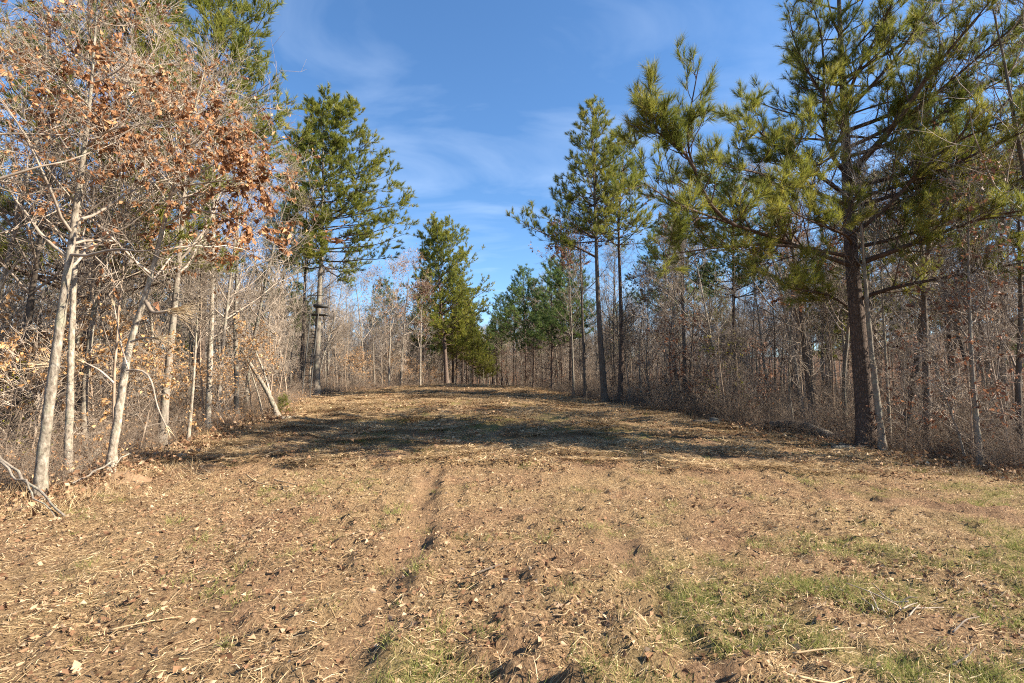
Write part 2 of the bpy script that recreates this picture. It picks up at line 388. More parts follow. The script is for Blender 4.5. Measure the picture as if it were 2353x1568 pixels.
def ground_material():
    m, n, l = material('mown_ground')
    geo = n.new("ShaderNodeNewGeometry")
    def attr(k):
        a = n.new("ShaderNodeAttribute"); a.attribute_name = k; return a.outputs['Fac']
    def noise(s, d=6, r=.65):
        x = n.new("ShaderNodeTexNoise"); x.inputs['Scale'].default_value = s; x.inputs['Detail'].default_value = d; x.inputs['Roughness'].default_value = r
        l.new(geo.outputs['Position'], x.inputs['Vector']); return x
    def mix(f, a, b):
        x = n.new("ShaderNodeMix"); x.data_type = 'RGBA'
        l.new(f, x.inputs['Factor'])
        for s, v in (('A', a), ('B', b)):
            if isinstance(v, tuple): x.inputs[s].default_value = (*v, 1)
            else: l.new(v, x.inputs[s])
        return x.outputs['Result']
    fine, mid, big = noise(38, 6, .72), noise(5.5, 4), noise(.55, 3)
    straw = ramp(n, [(.28, (.085, .055, .03)), (.45, (.225, .15, .078)), (.58, (.36, .25, .135)), (.75, (.54, .41, .245))]); l.new(fine.outputs['Fac'], straw.inputs[0])
    brown = ramp(n, [(.28, (.08, .047, .03)), (.48, (.21, .127, .074)), (.62, (.33, .205, .122)), (.75, (.46, .31, .19))]); l.new(fine.outputs['Fac'], brown.inputs[0])
    f1 = n.new("ShaderNodeMapRange"); f1.inputs['From Min'].default_value = .38; f1.inputs['From Max'].default_value = .62; l.new(big.outputs['Fac'], f1.inputs['Value'])
    base = mix(f1.outputs[0], straw.outputs[0], brown.outputs[0])
    soil = ramp(n, [(.25, (.15, .088, .05)), (.5, (.26, .163, .095)), (.75, (.37, .245, .147))]); l.new(fine.outputs['Fac'], soil.inputs[0])
    base = mix(attr('soil'), base, soil.outputs[0])
    grn = ramp(n, [(.3, (.10, .11, .03)), (.55, (.21, .22, .065)), (.75, (.36, .32, .13))]); l.new(fine.outputs['Fac'], grn.inputs[0])
    gm = n.new("ShaderNodeMath"); gm.operation = 'MULTIPLY'; gm.inputs[1].default_value = .42; l.new(attr('green'), gm.inputs[0])
    base = mix(gm.outputs[0], base, grn.outputs[0])
    floor = ramp(n, [(.3, (.055, .032, .02)), (.5, (.17, .095, .055)), (.72, (.33, .20, .12))]); l.new(fine.outputs['Fac'], floor.inputs[0])
    base = mix(attr('wood'), base, floor.outputs[0])
    bs = n.new("ShaderNodeBsdfPrincipled"); bs.inputs['Roughness'].default_value = .95; bs.inputs['Specular IOR Level'].default_value = .08
    l.new(base, bs.inputs['Base Color'])
    ad = n.new("ShaderNodeMath"); ad.operation = 'MULTIPLY_ADD'; l.new(mid.outputs['Fac'], ad.inputs[0]); ad.inputs[1].default_value = 2.0; l.new(fine.outputs['Fac'], ad.inputs[2])
    bp = n.new("ShaderNodeBump"); bp.inputs['Strength'].default_value = 1.0; bp.inputs['Distance'].default_value = .06
    l.new(ad.outputs[0], bp.inputs['Height']); l.new(bp.outputs[0], bs.inputs['Normal'])
    o = n.new("ShaderNodeOutputMaterial"); l.new(bs.outputs[0], o.inputs[0])
    return m
M['ground'] = ground_material()

def metal_mat(name, c, rough=.6):
    m, n, l = material(name)
    ns = n.new("ShaderNodeTexNoise"); ns.inputs['Scale'].default_value = 14; ns.inputs['Detail'].default_value = 5
    r = ramp(n, [(.3, tuple(x * .6 for x in c)), (.7, tuple(min(1, x * 1.4) for x in c))]); l.new(ns.outputs['Fac'], r.inputs[0])
    bs = n.new("ShaderNodeBsdfPrincipled"); bs.inputs['Roughness'].default_value = rough; l.new(r.outputs[0], bs.inputs['Base Color'])
    o = n.new("ShaderNodeOutputMaterial"); l.new(bs.outputs[0], o.inputs[0]); return m
M['steel'] = metal_mat('stand_dark_steel', (.035, .034, .03))
M['rock'] = bark('grey_rock', [(.3, (.04, .038, .033)), (.5, (.085, .082, .073)), (.75, (.16, .155, .14))], 7, 1, .6, rand=.1, lichen=(.24, .25, .19))
M['sand'] = bark('sandy_soil', [(.3, (.17, .105, .06)), (.7, (.28, .19, .115))], 12, 1, .3, rand=0)

# ---------------------------------------------------------------- ground
def spaced(lo, hi, f0, f1, step, gr):
    mid = list(np.arange(f0, f1 + step / 2, step))
    a, s = f1, step
    up = []
    while a < hi:
        s *= gr; a += s; up.append(a)
    a, s = f0, step
    dn = []
    while a > lo:
        s *= gr; a -= s; dn.append(a)
    return np.array(dn[::-1] + mid + up)
gx = spaced(-420, 420, -5.5, 5.5, .06, 1.06)
gy = spaced(-60, 430, 2.0, 9.0, .06, 1.035)
X, Y = np.meshgrid(gx, gy)
Xf, Yf = X.ravel(), Y.ravel()
Z = ground_z(Xf, Yf)
nx, ny = len(gx), len(gy)
i = (np.arange(ny - 1)[:, None] * nx + np.arange(nx - 1)[None, :]).ravel()
wood = np.clip((np.maximum(left_edge(Yf) - Xf, Xf - right_edge(Yf)) + .5 + (fbm(Xf * .8, Yf * .8, 91) - .5) * 2.5) / 1.6, 0, 1)
gme = mesh_np('ground', np.stack([Xf, Yf, Z], -1), quads=np.stack([i, i + 1, i + nx + 1, i + nx], -1), mats=[M['ground']], smooth=True,
              attrs={'wood': wood, 'green': green_mask(Xf, Yf), 'soil': soil_mask(Xf, Yf)})
ground = ob('ground', gme, kind='structure', label='mown strip of dry straw, bare soil and leaf litter running over a low rise', cat='ground')

# ---------------------------------------------------------------- generic scatter (for what nobody could count)
def scatter(name, P, rot, scl, idx, object_lists, label, cat):
    """one object whose geometry nodes place copies of the listed meshes on its points"""
    me = mesh_np(name, P)
    a = me.attributes.new('rot', 'FLOAT_VECTOR', 'POINT'); a.data.foreach_set('vector', np.asarray(rot, np.float32).ravel())
    a = me.attributes.new('scl', 'FLOAT_VECTOR', 'POINT'); a.data.foreach_set('vector', np.asarray(scl, np.float32).ravel())
    a = me.attributes.new('idx', 'INT', 'POINT'); a.data.foreach_set('value', np.asarray(idx, np.int32))
    o = ob(name, me, label=label, cat=cat, kind='stuff')
    ng = bpy.data.node_groups.new(name + '_scatter', 'GeometryNodeTree')
    ng.interface.new_socket('Geometry', in_out='INPUT', socket_type='NodeSocketGeometry')
    ng.interface.new_socket('Geometry', in_out='OUTPUT', socket_type='NodeSocketGeometry')
    N, L = ng.nodes, ng.links
    gi, go, jn = N.new('NodeGroupInput'), N.new('NodeGroupOutput'), N.new('GeometryNodeJoinGeometry')
    def named(k, t):
        x = N.new('GeometryNodeInputNamedAttribute'); x.data_type = t; x.inputs[0].default_value = k; return x.outputs[0]
    e2r = N.new('FunctionNodeEulerToRotation'); L.new(named('rot', 'FLOAT_VECTOR'), e2r.inputs[0])
    sc, ix = named('scl', 'FLOAT_VECTOR'), named('idx', 'INT')
    for j, objs in enumerate(object_lists):
        c = bpy.data.collections.new(f'{name}_source_{j}')
        for k, me_ in enumerate(objs):
            s = bpy.data.objects.new(f'source_{name}_{j}_{k:02d}', me_); c.objects.link(s)
        ci = N.new('GeometryNodeCollectionInfo'); ci.inputs[0].default_value = c
        ci.inputs['Separate Children'].default_value = True; ci.inputs['Reset Children'].default_value = True
        ip = N.new('GeometryNodeInstanceOnPoints')
        L.new(gi.outputs[0], ip.inputs['Points']); L.new(ci.outputs[0], ip.inputs['Instance'])
        ip.inputs['Pick Instance'].default_value = True
        L.new(ix, ip.inputs['Instance Index']); L.new(e2r.outputs[0], ip.inputs['Rotation']); L.new(sc, ip.inputs['Scale'])
        L.new(ip.outputs[0], jn.inputs[0])
    L.new(jn.outputs[0], go.inputs[0])
    md = o.modifiers.new('scatter', 'NODES'); md.node_group = ng
    return o

# ---------------------------------------------------------------- tree builders
def flare(R, P, amt=.35, h=.35):
    z = P[..., 2] - P[..., :1, 2]
    return R * (1 + amt * np.exp(-np.maximum(z, 0) / h))

class Tree: pass

def bare_tree(seed, H=9, r=.09, cb=.35, n1=20, n2=7, n3=6, n4=3, poly=None, spread=(35, 62), l1=.34, mats=('grey', 'twig'),
              leaf=None, leafmat='oakleaf', leafsize=.12, leaf_t=(0, 1), sides=9, up=.10, twig_r=.0052, name='bare', extra=None):
    rng = np.random.default_rng(seed)
    if poly is None:
        tp, tr = grow(rng, np.zeros((1, 3)), np.array([[rng.normal(0, .05), rng.normal(0, .05), 1]]), [H], [r], [r * .10], 16, .035, .03, .9)
        tp = tp.copy(); tp[:, :, :2] -= 0
    else:
        tp = resample(poly, 20)[None]; t = np.linspace(0, 1, 21); tr = (r * (1 - t) + r * .10 * t)[None]
        H = float(plen(tp)[0])
    tr = flare(tr, tp, .38, .18)
    base = tp[:, :1].copy(); base[:, :, 2] -= .35
    tp_ = np.stack([np.interp(np.linspace(0, 1, 61), np.linspace(0, 1, tp.shape[1]), tp[0, :, k]) for k in range(3)], -1)[None]
    tr_ = np.interp(np.linspace(0, 1, 61), np.linspace(0, 1, tp.shape[1]), tr[0])[None]
    if poly is not None: tr_ = tr_ * (1 + rng.normal(0, .045, tr_.shape)); tp_ = tp_ + rng.normal(0, .05, tp_.shape) * tr_[..., None]
    else: tp_, tr_ = tp, tr
    full = np.concatenate([base, tp_], 1); fr = np.concatenate([tr_[:, :1] * 1.15, tr_], 1)
    g = Geo(); tubes(g, full, fr, sides)
    T = Tree(); T.trunk = g.mesh(name + '_trunk', [M[mats[0]]], True)
    # branches by level
    t = np.sort(rng.uniform(cb, .985, n1)); idx = np.zeros(n1, int)
    p, tg, rr = sample(tp, tr, idx, t)
    d = side_dirs(rng, tg, np.radians(rng.uniform(*spread, n1)), np.arange(n1) * 2.4 + rng.normal(0, .4, n1))
    L1 = H * l1 * (1.12 - .78 * (t - cb) / (1 - cb)) * rng.uniform(.55, 1.15, n1)
    b1, r1 = grow(rng, p, d, L1, np.minimum(rr * .55, .035 + .02 * r / .1), .003, 8, .13, up)
    n0 = n1
    if extra:
        ex = np.stack([resample(e, 8) for e in extra]); er = np.stack([np.linspace(.022, .004, 9)] * len(extra))
        b1, r1 = np.concatenate([b1, ex]), np.concatenate([r1, er]); L1 = np.r_[L1, plen(ex)]; n1 = len(b1)
    g = Geo(); tubes(g, b1, r1, 5)
    k = n2; idx = np.repeat(np.arange(n1), k); t = rng.uniform(.15, 1, n1 * k)
    p, tg, rr = sample(b1, r1, idx, t)
    b2, r2 = grow(rng, p, side_dirs(rng, tg, np.radians(rng.uniform(28, 65, n1 * k))), np.repeat(L1, k) * rng.uniform(.22, .55, n1 * k) * (1.15 - .6 * t), np.maximum(rr * .6, twig_r * 1.6), twig_r * .7, 5, .15, up * .8)
    tubes(g, b2, r2, 3)
    m = len(b2); k = n3; idx = np.repeat(np.arange(m), k); t = rng.uniform(.15, 1, m * k)
    p, tg, rr = sample(b2, r2, idx, t)
    b3, r3 = grow(rng, p, side_dirs(rng, tg, np.radians(rng.uniform(25, 60, m * k))), rng.uniform(.25, .75, m * k) * (H / 9) ** .5, np.maximum(rr * .6, twig_r), twig_r * .5, 3, .14, .05)
    tubes(g, b3, r3, 3)
    if n4:
        m = len(b3); k = n4; idx = np.repeat(np.arange(m), k); t = rng.uniform(.2, 1, m * k)
        p, tg, rr = sample(b3, r3, idx, t)
        b4, r4 = grow(rng, p, side_dirs(rng, tg, np.radians(rng.uniform(20, 55, m * k))), rng.uniform(.12, .38, m * k), twig_r * .8, twig_r * .4, 1, .1, .03)
        tubes(g, b4, r4, 3)
    T.crown = g.mesh(name + '_crown', [M[mats[1]]], True)
    T.leaves = None
    if leaf:
        g = Geo(); q = b3
        t = rng.uniform(.3, 1, leaf)
        zz = q[:, -1, 2]; lo, hi = np.quantile(zz, leaf_t[0]), np.quantile(zz, leaf_t[1])
        cand = np.where((zz >= lo) & (zz <= hi))[0]
        nz = fbm(q[cand, -1, 0] * .9 + 50, q[cand, -1, 2] * .9 + q[cand, -1, 1] * .6 + 50, seed, 2)      # leaves hang on in patches
        w = np.clip((nz - .40) * 6, 0.05, 1); w[cand // (n2 * n3) >= n0] *= 3.0; w /= w.sum()
        i = rng.choice(cand, leaf, p=w)
        p, tg, rr = sample(q, r3, i, t)
        dd = tg * .5 + rng.normal(0, .55, (leaf, 3)); dd[:, 2] -= .75
        leaves(g, rng, p, dd, leafsize * rng.uniform(.6, 1.25, leaf), .52, .3)
        T.leaves = g.mesh(name + '_leaves', [M[leafmat]])
    return T

def pine_tree(seed, H=14, r=.15, cb=.45, poly=None, prof=None, whorl=.42, per=4, n2=9, tuft2=5, tn=34, tL=.19, tw=.0055, ang=(62, 88), up=.06, mat='needle',
              skew=(0, 0), name='pine', dead=10, l_jit=(.65, 1.12), barkm='pine', spread=.8, limbs=None, fine=True):
    """limbs: list of traced limb polylines (local coordinates) used beside the whorls; returns one mesh per traced limb"""
    rng = np.random.default_rng(seed)
    if poly is None:
        tp, tr = grow(rng, np.zeros((1, 3)), np.array([[0, 0, 1.]]), [H], [r], [.012], 20, .012, .05, .85)
    else:
        tp = resample(poly, 24)[None]; t = np.linspace(0, 1, 25) ** .85; tr = (r * (1 - t) + .012 * t)[None]
        H = float(plen(tp)[0])
    tr = flare(tr, tp, .28, .35)
    base = tp[:, :1].copy(); base[:, :, 2] -= .4
    g = Geo(); tubes(g, np.concatenate([base, tp], 1), np.concatenate([tr[:, :1] * 1.1, tr], 1), 14)
    T = Tree(); T.trunk = g.mesh(name + '_trunk', [M[barkm]], True)
    prof = prof or (lambda u: 2.6 * (1 - u) ** .8 * (.6 + .4 * min(1, u * 5)) + .25)
    ts, az, LL = [], [], []
    hgt = cb * H; a0 = 0
    while hgt < H * .985:
        u = (hgt / H - cb) / (1 - cb)
        n = per if u < .9 else max(3, per - 1)
        for k in range(n):
            a = a0 + k * 2 * math.pi / n + rng.normal(0, .35)
            sk = 1 + skew[0] * math.cos(a - skew[1])
            ts.append(min(.99, (hgt + rng.normal(0, .10)) / H)); az.append(a)
            LL.append(max(.2, prof(u) * sk * rng.uniform(*l_jit)))
        a0 += .9; hgt += whorl * rng.uniform(.8, 1.25) * (1 - .35 * u)
    ts, az, LL = np.array(ts), np.array(az), np.array(LL)
    n1 = len(ts)
    g = Geo()
    B = []                                           # (polyline set, radii)
    if n1:
        p, tg, rr = sample(tp, tr, np.zeros(n1, int), ts)
        u = (ts - cb) / (1 - cb)
        el = np.radians(90 - (ang[1] + (ang[0] - ang[1]) * np.clip(u, 0, 1) ** 1.2) + rng.normal(0, 6, n1))       # low limbs level, top ones steep
        d = np.stack([np.cos(az) * np.cos(el), np.sin(az) * np.cos(el), np.sin(el)], -1)
        b1, r1 = grow(rng, p, d, LL, np.minimum(rr * .5, .010 + .011 * LL), .006, 7, .08, up)
        tubes(g, b1, r1, 5); B.append((b1, r1, LL))
    limb_meshes = []
    if limbs:
        LP = np.stack([resample(x[0], 9) for x in limbs]); LR = np.stack([x[1] * (1 - np.linspace(0, 1, 10)) + .008 for x in limbs])
        for k in range(len(limbs)):
            gl = Geo(); tubes(gl, LP[k:k + 1], LR[k:k + 1], 8); limb_meshes.append(gl.mesh(name + '_limb', [M['pinelimb']], True))
        # side limbs on the traced limbs
        k = 16; idx = np.repeat(np.arange(len(limbs)), k); t = np.tile(np.linspace(.18, .97, k), len(limbs)) + rng.normal(0, .03, len(limbs) * k)
        p, tg, rr = sample(LP, LR, idx, np.clip(t, .12, .99))
        ls = plen(LP)[idx] * rng.uniform(.16, .34, len(idx)) * (1.2 - .6 * t)
        ls = np.clip(ls, .45, 2.0)
        d = side_dirs(rng, tg, np.radians(rng.uniform(38, 62, len(idx)))); d[:, 2] += .25
        b1, r1 = grow(rng, p, d, ls, np.minimum(rr * .55, .02), .005, 6, .1, .07)
        tubes(g, b1, r1, 5); B.append((b1, r1, ls)); B.append((LP, LR, plen(LP) * .45))
    TP, TD = [], []
    for b1, r1, l in B:
        m = len(b1)
        cnt = np.clip(np.round(n2 * (l / 2.0) ** .8), 3, 16).astype(int)
        idx = np.repeat(np.arange(m), cnt); t = 1 - rng.uniform(0, .78, len(idx)) ** 1.15
        p, tg, rr = sample(b1, r1, idx, t)
        a = np.where(rng.random(len(idx)) < .5, 0, math.pi) + rng.normal(0, .55, len(idx))      # mostly in the limb's plane
        d = side_dirs(rng, tg, np.radians(rng.uniform(30, 58, len(idx))), a); d[:, 2] += .12
        l2 = np.clip(l[idx] * rng.uniform(.18, .42, len(idx)) * (1.15 - .55 * t), .16, 1.1)
        b2, r2 = grow(rng, p, d, l2, np.maximum(rr * .5, .0045), .0035, 4, .12, .11)
        tubes(g, b2, r2, 3)
        TP.append(b2[:, -1]); TD.append(norm(b2[:, -1] - b2[:, -2]))
        TP.append(b1[:, -1]); TD.append(norm(b1[:, -1] - b1[:, -2]))
        k = tuft2; idx = np.repeat(np.arange(len(b2)), k); t = 1 - rng.uniform(0, .7, len(idx))
        keep = rng.random(len(idx)) < np.clip(l2[idx] / .55, .25, 1); idx, t = idx[keep], t[keep]
        p, tg, rr = sample(b2, r2, idx, t)
        d = side_dirs(rng, tg, np.radians(rng.uniform(20, 60, len(idx)))); d[:, 2] += .2
        l3 = rng.uniform(.06, .22, len(idx))
        b3, r3 = grow(rng, p, d, l3, .0035, .003, 1, .1, .2)
        if fine: tubes(g, b3, r3, 3)
        TP.append(b3[:, -1]); TD.append(norm(b3[:, -1] - b3[:, 0]))
    TP.append(tp[:, -1]); TD.append(np.array([[0, 0, 1.]]))
    if dead:                                          # dead stubs below the crown
        t = rng.uniform(cb * .35, cb * 1.05, dead)
        p, tg, rr = sample(tp, tr, np.zeros(dead, int), t)
        b, rb = grow(rng, p, side_dirs(rng, tg, np.radians(rng.uniform(65, 95, dead))), rng.uniform(.25, 1.3, dead) * min(1.2, H / 12), .014, .004, 5, .16, -.02)
        tubes(g, b, rb, 4)
    T.crown = g.mesh(name + '_crown', [M['pinelimb']], True)
    pos, dr = np.concatenate(TP), norm(np.concatenate(TD) + np.array([0, 0, .18]))
    tint = np.clip(.15 + .55 * fbm(pos[:, 0] * .9 + 90, pos[:, 2] * .9 + pos[:, 1] + 90, seed, 2) + rng.normal(0, .12, len(pos)), 0, 1)
    g = Geo(); tufts(g, rng, pos, dr, tn, tL, tw, spread, .12, tint)
    T.leaves = g.mesh(name + '_needles', [M[mat]])
    T.limbs = limb_meshes; T.ntuft = len(pos)
    return T

def plant(name, T, x, y, label, cat, group=None, rz=0, s=1.0, z=None, foliage='foliage', tilt=(0, 0)):
    e = ob(name, None, loc=(x, y, gz(x, y) if z is None else z), rot=(tilt[0], tilt[1], rz), label=label, cat=cat, group=group)
    e.empty_display_size = .3
    e.scale = (s, s, s)
    ob('trunk', T.trunk, e); ob('crown', T.crown, e)
    if T.leaves: ob(foliage, T.leaves, e)
    for lm in getattr(T, 'limbs', []): ob('limb', lm, e)
    return e

def local(pix, Y, base, dY=None):
    """photograph polyline at distance Y (or running to distance dY) as points relative to base"""
    n = len(pix); out = []
    for k, (a, b) in enumerate(pix):
        yy = Y if dY is None else Y + (dY - Y) * k / (n - 1)
        out.append(at(a, b, yy) - base)
    return out

def traced(obname, pix, Y, label, cat='tree', group=None, lean=0, **kw):
    b = at(*pix[0], Y); z = gz(b[0], b[1]); base = np.array([b[0], b[1], z])
    pl = local(pix, Y, base); pl[0] = np.zeros(3)
    if lean:
        for k in range(len(pl)): pl[k] = pl[k] + np.array([0, lean * k / (len(pl) - 1), 0])
    T = bare_tree(poly=pl, **kw)
    return plant(obname, T, b[0], b[1], label, cat, group, z=z)

# ---------------------------------------------------------------- the big pine on the right
BP_Y = 13.0
bp = at(1995, 1035, BP_Y); bz = gz(bp[0], bp[1]); bbase = np.array([bp[0], bp[1], bz])
trunk_px = [(1998, 1040), (1985, 900), (1972, 760), (1960, 640), (1950, 520), (1945, 420), (1943, 330), (1938, 220), (1930, 90), (1925, -60), (1920, -200)]
pl = local(trunk_px, BP_Y, bbase); pl[0] = np.zeros(3)
def limb(pix, y0, y1, r): return (local(pix, y0, bbase, y1), r)
LIMBS = [
    limb([(1955, 400), (1979, 362), (2047, 308), (2087, 248), (2111, 188), (2183, 116), (2251, 32), (2300, -30)], 13.0, 10.0, .085),
    limb([(1945, 400), (1915, 375), (1895, 345), (1889, 280), (1893, 200), (1895, 120), (1883, 40), (1859, -10)], 13.0, 11.4, .05),
    limb([(1955, 540), (1995, 516), (2047, 468), (2099, 416), (2131, 356), (2207, 316), (2287, 280), (2390, 250)], 13.0, 10.5, .055),
    limb([(1960, 610), (2007, 592), (2087, 564), (2167, 532), (2247, 500), (2352, 480), (2440, 470)], 13.0, 9.5, .07),
    limb([(1965, 690), (2029, 662), (2100, 650), (2169, 638), (2269, 618), (2352, 600), (2430, 590)], 13.0, 10.2, .05),
    limb([(1955, 610), (1850, 572), (1764, 540), (1690, 518), (1632, 497), (1577, 478), (1522, 460), (1480, 420)], 13.0, 8.8, .052),
    limb([(1690, 518), (1640, 500), (1616, 448), (1599, 393), (1566, 338), (1588, 244), (1605, 150)], 9.9, 8.9, .03),
    limb([(1599, 393), (1570, 345), (1544, 327), (1500, 294), (1475, 285)], 9.2, 8.9, .022),
    limb([(1570, 340), (1540, 315), (1522, 299), (1489, 250), (1478, 215)], 9.1, 9.0, .016),
    limb([(1955, 590), (1850, 568), (1764, 556), (1632, 569), (1500, 590)], 13.0, 10.4, .045),
    limb([(1945, 450), (1880, 400), (1800, 350), (1740, 300), (1700, 260)], 13.0, 10.6, .05),
    limb([(1945, 470), (1870, 440), (1790, 410), (1720, 390), (1650, 380)], 13.0, 10.0, .05),
    limb([(1942, 300), (1900, 230), (1850, 160), (1820, 90), (1810, 20)], 13.0, 11.5, .04),
    limb([(1940, 260), (2000, 200), (2070, 120), (2120, 40), (2150, -40)], 13.0, 11.8, .045),
    limb([(1945, 360), (2060, 330), (2180, 250), (2290, 190), (2400, 130)], 13.0, 11.0, .05),
    limb([(1950, 480), (2080, 440), (2200, 400), (2320, 380), (2420, 360)], 13.0, 12.0, .05),
    limb([(1945, 300), (2060, 260), (2180, 200), (2300, 100), (2400, 40)], 13.0, 12.5, .05),
    limb([(1950, 430), (2100, 400), (2230, 330), (2340, 200), (2420, 120)], 13.0, 12.0, .05),
    limb([(1940, 180), (2040, 120), (2150, 60), (2250, -30)], 13.0, 12.6, .04),
    limb([(1950, 500), (2060, 480), (2180, 450), (2300, 440), (2420, 420)], 13.0, 11.2, .045),
    limb([(1942, 240), (1960, 180), (2010, 90), (2050, 10), (2070, -60)], 13.0, 11.2, .04),
    limb([(1945, 340), (2080, 280), (2200, 170), (2330, 60), (2420, -20)], 13.0, 10.2, .05),
    limb([(1950, 460), (2090, 420), (2230, 360), (2352, 300), (2430, 270)], 13.0, 9.6, .05),
    limb([(1955, 570), (2100, 540), (2240, 470), (2352, 400), (2430, 370)], 13.0, 10.6, .045),
    limb([(1945, 702), (1901, 674), (1857, 668), (1820, 660)], 12.8, 11.8, .025),
    limb([(1955, 560), (1960, 545), (1900, 520), (1840, 500), (1800, 470)], 12.8, 10.2, .035),
]
big = pine_tree(11, poly=pl, r=.245, cb=.55, prof=lambda u: 2.3 * (1 - u) ** .7 + .3, whorl=.70, per=4, n2=11, tuft2=6, tn=26, tL=.215, tw=.0072, limbs=LIMBS, name='big_pine', dead=14, up=.05)
plant('pine_tree', big, bp[0], bp[1], 'large spreading pine with thick dark trunk and long sweeping limbs, nearest on the right', 'pine tree', z=bz, foliage='needles')

# ---------------------------------------------------------------- other single pines
def single_pine(pix, Y, label, **kw):
    b = at(*pix[0], Y); z = gz(b[0], b[1]); base = np.array([b[0], b[1], z])
    p = local(pix, Y, base); p[0] = np.zeros(3)
    lim = kw.pop('limb_px', None)
    if lim: kw['limbs'] = [(local(q, Y, base, y1), r) for q, y1, r in lim]
    T = pine_tree(poly=p, **kw)
    return plant('pine_tree', T, b[0], b[1], label, 'pine tree', z=z, foliage='needles')

single_pine([(726, 915), (728, 820), (731, 735), (735, 630), (741, 567), (740, 500), (742, 400), (742, 300), (743, 232)], 25.0,
            'tall pine carrying the ladder stand, rounded crown, left of the clearing', seed=21, r=.18, cb=.44,
            prof=lambda u: 3.5 * (1 - u) ** .62 * (.75 + .25 * min(1, u * 6)) + .3, whorl=.55, per=7, n2=13, tuft2=5, tn=18, tL=.225, tw=.021, up=.025, skew=(.28, 0), name='stand_pine', dead=8, ang=(55, 92), barkm='grey')
single_pine([(1390, 935), (1384, 850), (1379, 778), (1374, 700), (1371, 613), (1366, 448), (1362, 330), (1359, 228)], 24.0,
            'slim pine with dark bare trunk and one long low limb reaching over the clearing', seed=31, r=.165, cb=.52,
            prof=lambda u: 2.2 * (1 - u) ** .75 + .3, whorl=.42, per=5, n2=9, tuft2=5, tn=22, tL=.23, tw=.013, name='slim_pine', dead=10, ang=(40, 80), barkm='dark',
            limb_px=[([(1368, 590), (1330, 568), (1302, 558), (1247, 536), (1215, 520), (1187, 500)], 22.5, .05)])
single_pine([(1424, 930), (1428, 780), (1424, 640), (1420, 520), (1428, 400), (1436, 310)], 25.5,
            'pine with brown flaky trunk just right of the slim dark pine', seed=32, r=.15, cb=.58,
            prof=lambda u: 2.2 * (1 - u) ** .6 + .4, whorl=.45, per=5, n2=9, tuft2=4, tn=22, tL=.23, tw=.013, name='second_pine', dead=8, ang=(45, 80))
single_pine([(1026, 884), (1022, 800), (1012, 700), (1006, 600), (1003, 522)], 48.0,
            'full green pine with pointed crown halfway down the left edge', seed=41, r=.22, cb=.27, l_jit=(.45, 1.15),
            prof=lambda u: 4.7 * (1 - u) ** .48 * (.75 + .25 * min(1, u * 4)) + .5, whorl=.55, per=6, n2=10, tuft2=5, tn=9, tL=.28, tw=.036, skew=(.15, 0), name='mid_pine', fine=False, dead=4, ang=(45, 84))

PV = [pine_tree(51, 13, .15, .30, prof=lambda u: 3.3 * (1 - u) ** .62 + .3, whorl=.5, per=5, n2=11, tuft2=4, tn=13, tL=.25, tw=.020, name='pine_a', ang=(45, 82)),
      pine_tree(52, 14, .15, .50, prof=lambda u: 2.9 * (1 - u) ** .6 + .3, whorl=.5, per=5, n2=10, tuft2=4, tn=13, tL=.25, tw=.020, name='pine_b', ang=(45, 82), mat='needleblue'),
      pine_tree(53, 10, .11, .35, prof=lambda u: 2.1 * (1 - u) ** .7 + .3, whorl=.45, per=5, n2=9, tuft2=4, tn=13, tL=.25, tw=.020, name='pine_c', ang=(45, 80), mat='needleblue')]

_w = Tree(); _w.trunk, _w.crown, _w.limbs = PV[1].trunk, PV[1].crown, []
_w.leaves = PV[1].leaves.copy(); _w.leaves.materials[0] = M['needle']
PV.append(_w)

def at_ground(px, Y):
    u = (px - CX) / FPX
    return u * Y * math.cos(PITCH) if False else at(px, 890, Y)[0], Y

